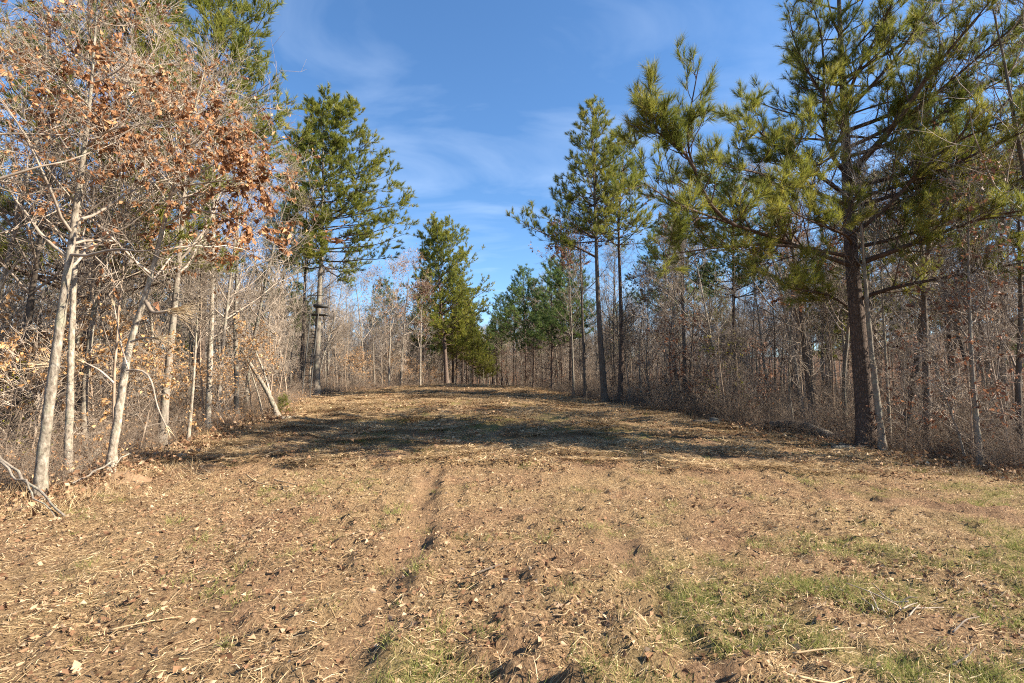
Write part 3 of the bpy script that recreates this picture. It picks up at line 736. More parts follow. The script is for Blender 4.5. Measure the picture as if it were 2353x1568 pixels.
rr_ = random.Random(5)
for px_, Y_, v, s, lab in (
    (452, 17.0, 3, 1.18, 'tall pine whose dark green top rises behind the brown-leaved oak'),
    (190, 12.5, 0, 1.0, 'pine with high needles glimpsed at the upper left corner behind bare twigs'),
    (1208, 50, 1, .86, 'narrow blue-green pine, tallest of the far pines right of the gap'),
    (1268, 38, 2, 1.0, 'short sparse pine on the right edge between the far pines and the slim dark pine'),
    (1153, 62, 1, .84, 'far pine with low crown just right of the gap'),
    (1132, 76, 0, .80, 'far pine closing the right side of the gap'),
    (1240, 56, 2, 1.15, 'far pine standing behind the narrow blue-green pine'),
    (1062, 60, 0, .92, 'yellow-green pine low beside the gap, behind the full green pine'),
    (1086, 66, 0, .72, 'distant yellow-green pine closing the left side of the gap'),
    (972, 54, 2, 1.10, 'small dark pine behind the left shoulder of the full green pine'),
    (1048, 52, 0, .62, 'low bushy pine at the foot of the full green pine'),
    (1310, 33, 2, 1.0, 'thin pine with scant needles left of the slim dark pine'),
    (640, 30, 2, 1.15, 'thin pine partly hidden left of the ladder stand pine'),
    (1690, 24, 1, .85, 'pine in the right wood seen behind the big pine\'s left limb'),
    (2190, 21, 1, 1.0, 'pine in the right wood behind the big pine, right of its trunk'),
    (2480, 21, 1, 1.1, 'pine at the right picture edge behind the big pine limbs'),
    (2020, 26, 0, 1.0, 'pine in the right wood directly behind the big pine trunk'),
    (1530, 34, 1, .9, 'pine in the right wood between the brown flaky pine and the big pine'),
    (1040, 57, 0, 1.0, 'broad yellow-green pine right behind the full green pine'),
    (1072, 66, 0, .88, 'middle one of the yellow-green pines stepping down to the gap'),
    (1102, 70, 0, .55, 'lowest yellow-green pine at the very bottom of the gap'),
    (1180, 55, 1, .80, 'blue-green pine between the narrow tall one and the gap'),
    (1142, 69, 1, .74, 'low blue-green pine at the right foot of the gap'),
    (1118, 72, 0, .52, 'hazy small pine just right of the gap bottom'),
    (1290, 43, 1, .80, 'dark pine right of the short sparse pine on the right edge'),
    (1225, 44, 2, .95, 'slim pine in front of the narrow blue-green pine'),
    (1108, 86, 2, .7, 'farthest pine standing in the gap at the end of the strip')):
    x_, y_ = at_ground(px_, Y_)
    plant('pine_tree', PV[v], x_, y_, lab, 'pine tree', rz=rr_.uniform(0, 6.28), s=s, foliage='needles')
# pines far inside the woods
for k, (x_, y_) in enumerate(((-24, 34), (-30, 26), (-19, 46), (-22, 20), (-36, 40), (-15, 60), (12, 58), (17, 44), (24, 36), (9, 74), (28, 27), (20, 64), (-12, 84), (3, 90))):
    side = 'left' if x_ < -10 else 'right'
    plant('pine_tree', PV[k % 4], x_, y_, f'pine standing deep inside the {side} wood, its needles glimpsed through bare branches', 'pine tree', group=f'pines deep in the {side} wood', rz=rr_.uniform(0, 6.28), s=rr_.uniform(.75, 1.05), foliage='needles')

# ---------------------------------------------------------------- single bare trees along the edges
_ob = at(250, 1097, 9.3); _ob[2] = gz(_ob[0], _ob[1])
OAK_LIMBS = [local(q, 9.3, _ob, y1) for q, y1 in (
    ([(392, 450), (450, 400), (520, 360), (580, 335), (630, 330)], 9.0), ([(388, 475), (470, 480), (540, 505), (600, 545), (668, 580)], 8.7),
    ([(420, 350), (480, 290), (540, 240), (590, 215)], 9.4), ([(400, 430), (470, 420), (540, 410), (600, 420)], 8.8), ([(435, 300), (400, 220), (350, 150), (300, 120)], 9.0),
    ([(410, 400), (330, 330), (250, 290), (150, 260)], 8.8))]
oak = traced('oak_tree', [(250, 1097), (268, 980), (285, 860), (300, 765), (332, 695), (362, 570), (385, 480), (422, 350), (450, 240), (470, 160)], 9.3,
             'leaning pale oak with clinging brown leaves and torn limbs at the left edge', seed=61, r=.076, cb=.40, n1=20, n2=7, n3=5, n4=1, l1=.42,
             mats=('pale', 'twig'), leaf=6000, leafsize=.105, leaf_t=(.03, .80), up=.03, spread=(40, 75), twig_r=.0034, name='oak', extra=OAK_LIMBS)
traced('bare_tree', [(88, 1152), (105, 980), (130, 800), (158, 600), (183, 420), (204, 270), (215, 130), (225, -20)], 7.6,
       'stout pale bare tree leaning right at the far left, nearest the camera', seed=62, r=.082, cb=.42, n1=17, n2=6, n3=5, n4=1, mats=('pale', 'twig'), leaf=900, leafsize=.09, l1=.34, up=.04, spread=(45, 80), twig_r=.0034, name='pale_a')
traced('bare_tree', [(155, 1110), (160, 950), (165, 750), (173, 600), (190, 400), (200, 200), (205, 60)], 8.7,
       'straight pale bare tree standing close between the stout leaning tree and the oak', seed=63, r=.062, cb=.45, n1=18, n2=6, n3=5, n4=1, mats=('pale', 'twig'), leaf=900, leafsize=.09, leaf_t=(.2, .9), twig_r=.0034, name='pale_b')
traced('bare_tree', [(372, 1012), (385, 850), (402, 700), (420, 500), (435, 300), (440, 150)], 12.0,
       'dull brown trunk just behind and right of the leaning oak', seed=64, r=.10, cb=.4, n1=20, n2=6, n3=5, n4=1, mats=('grey', 'twig'), leaf=1200, leafsize=.10, leaf_t=(.2, .9), twig_r=.0034, name='left_d')
traced('bare_tree', [(477, 978), (482, 850), (487, 700), (490, 500), (495, 300), (498, 180)], 14.0,
       'upright grey bare tree midway between the leaning oak and the leaning pale stems', seed=65, r=.085, cb=.4, n1=20, n2=6, n3=5, n4=1, mats=('pale', 'twig'), name='left_e')
traced('bare_tree', [(28, 1095), (38, 950), (52, 820), (75, 660), (95, 540), (120, 380)], 9.2,
       'dark crooked trunk at the far left edge behind the stout pale tree', seed=66, r=.10, cb=.5, n1=16, n2=6, n3=5, n4=1, mats=('dark', 'twigdark'), name='left_f')
traced('bare_tree', [(432, 1012), (440, 930), (447, 840), (455, 700), (458, 600)], 12.6,
       'thin pale sapling-like tree right of the dull brown trunk', seed=67, r=.045, cb=.4, n1=14, n2=6, n3=5, n4=2, mats=('pale', 'twig'), name='left_g')
traced('bare_tree', [(690, 920), (695, 800), (700, 650), (704, 500), (706, 430)], 27.0,
       'dark bare trunk directly left of the ladder stand pine', seed=68, r=.12, cb=.45, n1=18, n2=6, n3=5, n4=1, mats=('dark', 'twig'), name='left_h')
traced('bare_tree', [(545, 955), (543, 860), (540, 740), (545, 600), (548, 420), (550, 300)], 16.5,
       'grey bare tree behind the base of the leaning pale stems', seed=69, r=.085, cb=.4, n1=20, n2=6, n3=5, n4=1, mats=('grey', 'twig'), name='left_i')
traced('bare_tree', [(965, 884), (966, 800), (968, 720), (972, 660)], 42.0,
       'slim pale bare tree alone at the crest, left of the full green pine', seed=70, r=.09, cb=.35, n1=18, n2=6, n3=5, n4=1, mats=('pale', 'twig'), leaf=900, leafmat='redleaf', leafsize=.16, name='left_j')
traced('bare_tree', [(-150, 1160), (-140, 900), (-130, 650), (-120, 420), (-115, 200), (-110, 60)], 6.6,
       'bare tree just outside the left edge whose long boughs arch into the frame', seed=71, r=.11, cb=.5, n1=18, n2=7, n3=6, n4=1, l1=.38, mats=('pale', 'twig'), leaf=700, leafsize=.09, up=.03, spread=(55, 85), twig_r=.0034, name='left_k')
for k, (pts, lab) in enumerate((
    ([(640, 945), (618, 905), (595, 868), (560, 812), (530, 770), (505, 735), (470, 690)], 'thickest of the fallen-looking pale stems leaning left from a clump'),
    ([(604, 950), (596, 915), (585, 880), (572, 840), (560, 800)], 'short thin pale stem leaning left, leftmost of the clump'),
    ([(632, 940), (615, 880), (600, 838), (580, 790), (558, 745), (540, 700)], 'slender pale stem leaning left above the thickest leaning stem'))):
    traced('leaning_tree', pts, 17.0 + .15 * k, lab, seed=75 + k, r=(.085, .04, .05)[k], cb=.6, n1=8, n2=5, n3=4, n4=1, mats=('pale', 'twig'), group='pale leaning stems in one clump', l1=.3, name=f'lean_{k}')
# right side
traced('bare_tree', [(1872, 982), (1857, 870), (1845, 780), (1835, 650), (1816, 560), (1805, 440)], 15.5,
       'dark crooked tree left of the big pine with dull red leaves on its boughs', seed=81, r=.115, cb=.42, n1=18, n2=6, n3=5, n4=1, mats=('dark', 'twigdark'), leaf=1300, leafmat='redleaf', leafsize=.13, leaf_t=(0, .75), name='right_a')
traced('bare_tree', [(2030, 1040), (2012, 900), (1996, 760), (1987, 640), (1975, 480), (1970, 330)], 12.5,
       'grey trunk pressed against the right side of the big pine', seed=82, r=.085, cb=.55, n1=14, n2=6, n3=5, n4=2, mats=('grey', 'twig'), name='right_b')
traced('bare_tree', [(2046, 1026), (2038, 880), (2028, 720), (2022, 580), (2020, 430)], 13.3,
       'thin pale stem just right of the grey trunk by the big pine', seed=83, r=.045, cb=.35, n1=14, n2=6, n3=5, n4=2, mats=('pale', 'twig'), name='right_c')
traced('bare_tree', [(2126, 1046), (2129, 920), (2126, 820), (2121, 650), (2114, 470), (2108, 300)], 12.8,
       'straight dark trunk second from the big pine on its right', seed=84, r=.105, cb=.4, n1=18, n2=6, n3=5, n4=1, mats=('dark', 'twigdark'), leaf=500, leafmat='redleaf', leafsize=.12, name='right_d')
traced('bare_tree', [(2253, 1082), (2242, 960), (2232, 850), (2226, 700), (2224, 560), (2226, 420)], 10.6,
       'pale greenish bare tree at the right edge of the wood, nearest on that side', seed=85, r=.06, cb=.35, n1=18, n2=6, n3=5, n4=1, mats=('grey', 'twigdark'), l1=.24, leaf=450, leafmat='redleaf', leafsize=.11, twig_r=.0034, name='right_e')
traced('bare_tree', [(2222, 1066), (2205, 1005), (2185, 950), (2160, 880), (2140, 800)], 11.0,
       'thin stem leaning left beside the pale greenish tree', seed=86, r=.03, cb=.3, n1=10, n2=5, n3=5, n4=1, mats=('grey', 'twig'), name='right_f')
traced('bare_tree', [(2345, 1085), (2338, 900), (2345, 700), (2340, 520), (2335, 350)], 11.2,
       'greenish grey bare tree cut by the right edge of the picture', seed=87, r=.07, cb=.3, n1=18, n2=6, n3=5, n4=1, mats=('dark', 'twigdark'), l1=.26, leaf=350, leafmat='redleaf', leafsize=.11, twig_r=.0034, name='right_g')
traced('bare_tree', [(1345, 925), (1341, 800), (1336, 680), (1333, 560), (1330, 480)], 27.0,
       'dark thin tree just left of the slim dark pine', seed=88, r=.10, cb=.45, n1=16, n2=6, n3=5, n4=1, mats=('dark', 'twigdark'), leaf=700, leafmat='redleaf', leafsize=.15, leaf_t=(.3, 1), name='right_h')
traced('bare_tree', [(1572, 925), (1572, 800), (1566, 640), (1562, 520), (1560, 420)], 24.0,
       'straight dark trunk between the flaky pine and the dark crooked tree', seed=89, r=.12, cb=.45, n1=18, n2=6, n3=5, n4=1, mats=('dark', 'twigdark'), leaf=700, leafmat='redleaf', leafsize=.14, name='right_i')
traced('bare_tree', [(1318, 918), (1314, 780), (1308, 640), (1305, 540)], 30.0,
       'thin brown-leaved tree second left of the slim dark pine', seed=90, r=.08, cb=.35, n1=16, n2=6, n3=5, n4=1, mats=('grey', 'twigdark'), leaf=1000, leafmat='redleaf', leafsize=.16, leaf_t=(.4, 1), name='right_j')

# torn limbs with pale splinters, parts of the oak
def torn(pix, Y, parent, r=.022, fan=28, fl=.35, seed=0):
    rng = np.random.default_rng(seed)
    base = np.array(parent.location)
    P = resample(local(pix, Y, base), 10)
    g = Geo(); tubes(g, P[None], np.linspace(r, r * .55, 11)[None], 6)
    o = ob('broken_limb', g.mesh('broken_limb', [M['twig']], True), parent, label='torn limb ending in a fan of pale splintered wood')
    d = norm(P[-1] - P[-2])
    S = P[-1] + rng.normal(0, r * .5, (fan, 3)) - d * .05
    b, rr = grow(rng, S, d + rng.normal(0, .22, (fan, 3)), fl * rng.uniform(.4, 1.3, fan), .006, .0015, 4, .13, -.03)
    g = Geo(); tubes(g, b, rr, 3, rng.random(fan)); ob('splinters', g.mesh('splinters', [M['splinter']], True), o)
torn([(335, 690), (350, 720), (395, 712)], 9.0, oak, .04, 60, .55, 1)
torn([(300, 785), (330, 775), (362, 776)], 9.1, oak, .02, 30, .3, 2)
torn([(290, 850), (330, 845), (350, 870), (358, 930), (385, 985)], 8.9, oak, .018, 12, .2, 3)
torn([(296, 850), (280, 800), (272, 760), (262, 700)], 9.1, oak, .014, 8, .15, 4)
torn([(262, 880), (230, 850), (190, 830)], 8.8, oak, .02, 34, .4, 5)
torn([(150, 845), (135, 842), (120, 838)], 8.3, oak, .02, 34, .4, 6)

# ---------------------------------------------------------------- wood tree kinds, copied
BV = [bare_tree(101, 9.5, .085, .38, 20, 6, 5, 0, mats=('grey', 'twig'), name='bare_a'),
      bare_tree(102, 8.5, .065, .30, 20, 6, 5, 0, mats=('pale', 'twig'), name='bare_b', spread=(25, 50)),
      bare_tree(103, 10.5, .11, .42, 22, 6, 5, 0, mats=('dark', 'twigdark'), name='bare_c'),
      bare_tree(104, 9, .075, .30, 20, 6, 5, 0, mats=('grey', 'twigdark'), name='bare_d', leaf=700, leafmat='redleaf', leafsize=.13, leaf_t=(.1, .8)),
      bare_tree(105, 7.5, .055, .22, 20, 6, 5, 0, mats=('grey', 'twig'), name='bare_e', spread=(25, 45)),
      bare_tree(106, 10, .09, .35, 20, 6, 5, 0, mats=('grey', 'twig'), name='bare_f', leaf=600, leafmat='oakleaf', leafsize=.13)]
SV = [bare_tree(111, 4.6, .026, .18, 16, 5, 4, 0, mats=('brush', 'twig'), name='sap_a', spread=(25, 50), l1=.28),
      bare_tree(112, 5.4, .03, .25, 16, 5, 4, 0, mats=('brush', 'twigdark'), name='sap_b', spread=(25, 50), l1=.26),
      bare_tree(113, 3.2, .02, .12, 16, 5, 4, 0, mats=('brush', 'twig'), name='sap_c', spread=(40, 75), l1=.4, leaf=650, leafmat='beechleaf', leafsize=.085, up=.02),
      bare_tree(114, 3.6, .02, .12, 16, 5, 4, 0, mats=('brush', 'twigdark'), name='sap_d', spread=(40, 75), l1=.4, leaf=420, leafmat='redleaf', leafsize=.10, up=.02)]

rng = np.random.default_rng(7)
def spots(n, side, depth0, depth1, y0, y1, mind, taken, bias=1.6, maxtry=60000):
    out = []
    tries = 0
    while len(out) < n and tries < maxtry:
        tries += 1
        y = y0 + (y1 - y0) * rng.random() ** 1.25
        d = depth0 + (depth1 - depth0) * rng.random() ** bias
        if side == 'left': x = float(left_edge(y)) - d
        elif side == 'right': x = float(right_edge(y)) + d
        else: x = rng.uniform(-15, 6)
        if abs(x) > y * 1.12 + 1.5: continue
        if side == 'right' and y < 9.5: continue
        if any((x - a) ** 2 + (y - b) ** 2 < mind * mind for a, b in taken): continue
        out.append((x, y)); taken.append((x, y))
    return out
taken = [(bp[0], bp[1]), (-9.6, 25), (4.3, 24), (5.4, 25.5)]
SIDE = {'left': 'left', 'right': 'right', 'end': 'far'}
def copies(n, name, variants, sides_spec, labelf, cat, grp, smin, smax, mind):
    for side, cnt, d0, d1, y0, y1 in sides_spec:
        for (x, y) in spots(cnt, side, d0, d1, y0, y1, mind, taken):
            v = variants[side][int(rng.integers(len(variants[side])))]
            dist = (left_edge(y) - x) if side == 'left' else (x - right_edge(y))
            zone = 'along the edge' if side != 'end' and dist < 4 else 'deep inside'
            look = LOOK[id(v)]
            band = BAND[side][int(np.searchsorted((13, 18, 26, 40), y))]
            zone = zone.replace('along the edge', 'on the edge')
            plant(name, v, x, y, labelf(side, zone, look, band), cat, labelf(side, zone, look, band), rz=rng.uniform(0, 6.28), s=rng.uniform(smin, smax), tilt=(rng.normal(0, .035), rng.normal(0, .035)))
LOOK = {id(BV[0]): 'grey', id(BV[1]): 'pale steep-branched', id(BV[2]): 'dark thick', id(BV[3]): 'red-leaved', id(BV[4]): 'short narrow', id(BV[5]): 'brown-leaved',
        id(SV[0]): 'bare brown', id(SV[1]): 'tall dark', id(SV[2]): 'tan-leaved', id(SV[3]): 'red-leaved'}
BAND = {'left': ('near the oak', 'near the leaning stems', 'near the ladder stand', 'beyond the ladder stand', 'toward the gap'),
        'right': ('beside the big pine', 'behind the fallen logs', 'near the slim pine', 'beyond the slim pine', 'toward the gap'), 'end': ('',) * 4 + ('across the gap',)}
copies(0, 'bare_tree', {'left': [BV[0], BV[1], BV[1], BV[4], BV[5], BV[0]], 'right': [BV[0], BV[2], BV[3], BV[4], BV[2], BV[0], BV[4]], 'end': [BV[0], BV[1], BV[4]]},
       (('left', 128, .8, 24, 9.5, 70), ('right', 110, 1.2, 24, 11, 70), ('end', 60, 0, 0, 68, 115)),
       lambda s, z, k, b: f'{k} slender tree {z.replace("edge", "edge of")} the {SIDE[s]} wood {b}', 'tree', lambda s, z: f'slender leafless trees {z} the {SIDE[s]} wood', .75, 1.1, .75)
copies(0, 'sapling', {'left': [SV[0], SV[1], SV[2], SV[0]], 'right': [SV[0], SV[1], SV[3], SV[1]], 'end': [SV[0]]},
       (('left', 150, .3, 12, 8.5, 60), ('right', 130, .3, 12, 10.5, 60)),
       lambda s, z, k, b: f'{k} whip-like sapling {z.replace("edge", "edge of")} the {SIDE[s]} wood {b}', 'sapling', lambda s, z: f'thin saplings {z} the {SIDE[s]} wood', .7, 1.25, .35)

# beech saplings with pale leaves, single things near the left edge
for px_, Y_, s, lab in ((505, 14.2, .75, 'low tan-leaved beech sapling between the upright grey tree and the leaning stems'),
                        (95, 9.6, 1.1, 'tan-leaved beech sapling behind the stout pale tree at the far left'),
                        (230, 10.8, 1.25, 'tan-leaved beech sapling between the straight pale tree and the oak'),
                        (330, 11.2, .9, 'tan-leaved beech sapling behind the oak trunk'),
                        (30, 8.9, 1.0, 'tan-leaved beech sapling at the left picture edge')):
    x_, y_ = at_ground(px_, Y_)
    plant('beech_sapling', SV[2], x_, y_, lab, 'sapling', rz=rng.uniform(0, 6.28), s=s)

YS = bare_tree(115, 2.6, .02, .15, 16, 5, 4, 0, mats=('brush', 'twigdark'), name='shrub', spread=(40, 75), l1=.42, leaf=500, leafmat='yellowleaf', leafsize=.07, up=.02)
x_, y_ = at_ground(1660, 19.5); plant('shrub', YS, x_, y_, 'shrub keeping yellow-green leaves in the right wood left of the dark crooked tree', 'shrub', s=1.25)
x_, y_ = at_ground(60, 9.4); plant('shrub', YS, x_, y_, 'shrub with a few yellow-green leaves at the far left behind the stout pale tree', 'shrub', s=.8)
x_, y_ = at_ground(652, 17.6); plant('young_pine', pine_tree(54, 1.25, .018, .05, prof=lambda u: .42 * (1 - u) ** .6 + .08, whorl=.16, per=5, n2=5, tuft2=3, tn=26, tL=.15, tw=.006, name='young_pine', dead=0), x_, y_,
      'ankle-high bright green young pine at the foot of the leaning stems', 'pine tree', s=.5, foliage='needles')

# the woods farther back: one mass
def far_points(n):
    P = []
    while len(P) < n:
        y = rng.uniform(10, 125)
        if rng.random() < .43: x = float(left_edge(y)) - rng.uniform(9, 62)
        else: x = float(right_edge(y)) + rng.uniform(9, 62)
        if abs(x) > y * 1.18 + 2: continue
        P.append((x, y))
    return np.array(P)
fe = np.column_stack([rng.uniform(-60, 60, 420), 84 + 95 * rng.random(420) ** 1.3])
fg = np.column_stack([rng.uniform(-17, 7, 170), rng.uniform(74, 125, 170)])
fp = np.concatenate([far_points(680), fe, fg])
scatter('far_woods', np.column_stack([fp, ground_z(fp[:, 0], fp[:, 1])]), np.column_stack([np.zeros((len(fp), 2)), rng.uniform(0, 6.28, len(fp))]),
        np.repeat(rng.uniform(.8, 1.15, (len(fp), 1)), 3, 1), rng.integers(0, 6, len(fp)),
        [[b.trunk for b in BV], [b.crown for b in BV]], 'mass of bare winter trees far behind both edges of the strip', 'woods')

# undergrowth
def brush(seed, n, H, spread, leafn=0, leafmat='redleaf', arch=.0, mat='brush'):
    r_ = np.random.default_rng(seed)
    S = np.column_stack([r_.normal(0, spread, (n, 2)), np.full(n, -.05)])
    D = np.column_stack([r_.normal(0, .45, (n, 2)), np.ones(n)])
    b, rr = grow(r_, S, D, H * r_.uniform(.35, 1.1, n), r_.uniform(.004, .010, n), .002, 6, .16, -arch)
    g = Geo(); tubes(g, b, rr, 4)
    k = 7; idx = np.repeat(np.arange(n), k); t = r_.uniform(.2, 1, n * k)
    p, tg, q = sample(b, rr, idx, t)
    b2, r2 = grow(r_, p, side_dirs(r_, tg, np.radians(r_.uniform(30, 75, n * k))), r_.uniform(.15, .6, n * k) * H / 1.6, .0035, .0015, 3, .2, 0)
    tubes(g, b2, r2, 3)
    k = 3; idx = np.repeat(np.arange(len(b2)), k); t = r_.uniform(.2, 1, len(idx))
    p, tg, q = sample(b2, r2, idx, t)
    b3, r3 = grow(r_, p, side_dirs(r_, tg, np.radians(r_.uniform(30, 70, len(idx)))), r_.uniform(.08, .3, len(idx)), .0025, .0012, 1, .1, 0)
    tubes(g, b3, r3, 3)
    m1 = g.mesh(f'brush_{seed}', [M[mat]], True)
    gl = Geo()
    c = max(leafn, 3); i_ = r_.integers(0, len(b2), c); p, tg, q = sample(b2, r2, i_, r_.uniform(.3, 1, c))
    dd = r_.normal(0, .6, (c, 3)); dd[:, 2] -= .5
    leaves(gl, r_, p, dd, .085 * r_.uniform(.6, 1.2, c), .5, .25)
    return m1, gl.mesh(f'brush_leaf_{seed}', [M[leafmat]])
BR = [brush(201, 22, 1.7, .35, 110, 'oakleaf'), brush(202, 26, 1.2, .45, 30, 'redleaf', .06, 'brushdark'), brush(203, 18, 2.4, .3, 20, 'redleaf', 0, 'brushdark'), brush(204, 24, 1.1, .5, 260, 'beechleaf', .08),
      brush(205, 20, 1.6, .4, 90, 'redleaf', .05, 'brushdark'), brush(206, 18, 2.8, .35, 10, 'oakleaf', .03)]
P = []
for k in range(3400):
    y = 8 + 46 * rng.random() ** 1.7
    side = rng.random() < .5
    d = .1 + (15 if rng.random() < .65 else 30) * rng.random() ** 1.7
    if side: x = float(left_edge(y)) - d
    else:
        if y < 9.3: continue
        x = float(right_edge(y)) + d
    if abs(x) > y * 1.15 + 1.5: continue
    P.append((x, y, side, d))
for k in range(420): P.append((rng.uniform(-16, 8), rng.uniform(74, 110), 0, 5 + 2 * (k % 2)))
P = np.array(P, float)
idx = np.where(P[:, 2] > .5, rng.choice([0, 1, 2, 3, 3, 5], len(P)), rng.choice([1, 2, 4, 2, 5, 1], len(P)))
ss = rng.uniform(.55, 1.15, len(P)) * np.clip(.45 + P[:, 3] * .25, .45, 1)
scatter('undergrowth', np.column_stack([P[:, :2], ground_z(P[:, 0], P[:, 1])]), np.column_stack([rng.normal(0, .06, (len(P), 2)), rng.uniform(0, 6.28, len(P))]),
        np.repeat(ss[:, None], 3, 1), idx, [[b[0] for b in BR], [b[1] for b in BR]], 'tangle of brown brush and briars under the trees on both sides', 'undergrowth')

# ---------------------------------------------------------------- ladder stand on the left pine
def box(g, c, s, rot=None):
    c, s = np.array(c, float), np.array(s, float) / 2
    V = np.array([[x, y, z] for x in (-1, 1) for y in (-1, 1) for z in (-1, 1)]) * s
    if rot is not None: V = V @ np.array(rot).T
    return g.add(V + c, Q=[[0, 1, 3, 2], [4, 6, 7, 5], [0, 4, 5, 1], [2, 3, 7, 6], [0, 2, 6, 4], [1, 5, 7, 3]])
sx, sy = at(722, 912, 24.2)[0], 24.2
st = ob('ladder_stand', None, loc=(sx, sy, gz(sx, sy)), label='dark metal ladder stand strapped to the tall left pine', cat='ladder stand')
HZ = 4.05; LX = -.12; foot = -.75
def tube_part(name, pts, r, parent, sides=8, mat='steel', label=None):
    g = Geo(); tubes(g, np.array(pts, float)[None], np.full((1, len(pts)), r), sides); return ob(name, g.mesh(name, [M[mat]], True), parent, label=label)
for s_ in (-.19, .19): tube_part('rail', [(LX + s_, foot, -.1), (LX + s_ * .95, -.05, HZ)], .028, st)
for k in range(13):
    f = (k + .7) / 13.5; tube_part('rung', [(LX - .19, foot * (1 - f), HZ * f), (LX + .19, foot * (1 - f), HZ * f)], .02, st, 6)
g = Geo()
for k in range(6): box(g, (LX + .12, .02 + k * .10, HZ), (.80, .07, .04))
for s_ in (-.27, .51): box(g, (LX + s_, .27, HZ - .012), (.04, .62, .05))
ob('platform', g.mesh('platform', [M['steel']]), st)
g = Geo(); box(g, (LX + .12, .42, HZ + .45), (.62, .34, .14)); seat = ob('seat', g.mesh('seat', [M['steel']]), st)
for s_ in (-.16, .40):
    tube_part('seat_post', [(LX + s_, .5, HZ), (LX + s_, .5, HZ + .42)], .018, st, 6)
    tube_part('brace', [(LX + s_, .02, HZ), (LX + .12 + (s_ - .12) * .6, .55, HZ - .6)], .018, st, 6)
tube_part('shooting_rail', [(LX - .26, .55, HZ + .85), (LX - .30, .0, HZ + .90), (LX + .12, -.04, HZ + .90), (LX + .54, .0, HZ + .90), (LX + .50, .55, HZ + .85)], .018, st)
tube_part('strut', [(LX, -.35, HZ * .52), (LX + .1, .6, HZ * .52)], .016, st, 6)

# ---------------------------------------------------------------- logs, rocks, sticks
def log(name, pts, r0, r1, label, mat='grey', cat='log', sides=10, seed=0, bend=.03, group=None):
    r_ = np.random.default_rng(seed)
    P = resample(pts, 12); base = P.mean(0).copy(); base[2] = P[:, 2].min()
    P = P - base; P[1:-1] += r_.normal(0, bend * r0, P[1:-1].shape)
    R = np.linspace(r0, r1, 13) * r_.uniform(.9, 1.1, 13)
    g = Geo()
    P2 = np.concatenate([P[:1], P, P[-1:]]); R2 = np.r_[.002, R, .002]
    tubes(g, P2[None], R2[None], sides)
    return ob(name, g.mesh(name, [M[mat]], True), loc=base, label=label, cat=cat, group=group)
def on_ground(px, Y, h=0):
    x, y = at_ground(px, Y); return (x, y, gz(x, y) + h)
log('fallen_log', [on_ground(1955, 14.2, .12), on_ground(1905, 14.4, .20), on_ground(1865, 14.6, .36), on_ground(1842, 14.7, .44)], .15, .11, 'weathered fallen log sloping down toward the foot of the big pine', 'grey', seed=1)
log('fallen_log', [on_ground(1850, 14.9, .38), on_ground(1810, 15.2, .42), on_ground(1765, 15.5, .30)], .13, .10, 'dark log lying level left of the sloping weathered log', 'dark', seed=2)
log('fallen_log', [on_ground(648, 16.3, .05), on_ground(690, 16.8, .06)], .05, .04, 'short pale log on the grass right of the leaning stems', 'pale', seed=3)
log('fallen_log', [on_ground(175, 9.0, .12), on_ground(205, 9.4, .2), on_ground(242, 9.9, .42)], .06, .05, 'pale fallen log propped behind the oak base', 'pale', seed=4)
log('fallen_pole', [at(-40, 1025, 7.6), at(30, 1075, 7.3), at(90, 1122, 7.1), (*at(150, 1172, 6.75)[:2], gz(*at(150, 1172, 6.75)[:2]) + .02)], .024, .012, 'upper of two crossed poles leaning at the far left', 'grey', 'branch', 7, 5, .9)
log('fallen_pole', [at(-30, 1040, 7.2), at(20, 1085, 7.1), at(70, 1125, 6.9), (*at(128, 1166, 6.7)[:2], gz(*at(128, 1166, 6.7)[:2]) + .02)], .018, .006, 'lower thinner of two crossed poles leaning at the far left', 'grey', 'branch', 7, 6, 1.2)
log('fallen_pole', [at(165, 1110, 8.2), at(240, 1070, 8.6), at(300, 1040, 9.0)], .018, .012, 'thin pole lying against the oak base', 'grey', 'branch', 6, 7, 1.2)
log('fallen_branch', [on_ground(1590, 17.0, .05), on_ground(1680, 17.5, .22), on_ground(1740, 18.0, .3)], .05, .03, 'dark branch lying in the brush left of the rock', 'dark', 'branch', 7, 8)
log('fallen_branch', [on_ground(1390, 23.0, .08), on_ground(1480, 22.5, .12), on_ground(1540, 22.0, .2)], .07, .04, 'dark branch lying at the foot of the slim dark pine', 'dark', 'branch', 7, 9)
log('fallen_branch', [on_ground(575, 8.9, .10), on_ground(600, 8.4, .05), on_ground(640, 8.25, .05), on_ground(690, 8.2, .04)], .014, .006, 'curved bleached branch on the straw in front of the shaded ground', 'splinter', 'branch', 6, 10)
log('fallen_branch', [on_ground(640, 8.5, .04), on_ground(668, 8.3, .06), on_ground(692, 8.1, .03)], .012, .008, 'short bleached stick crossing the curved branch', 'splinter', 'branch', 6, 11)

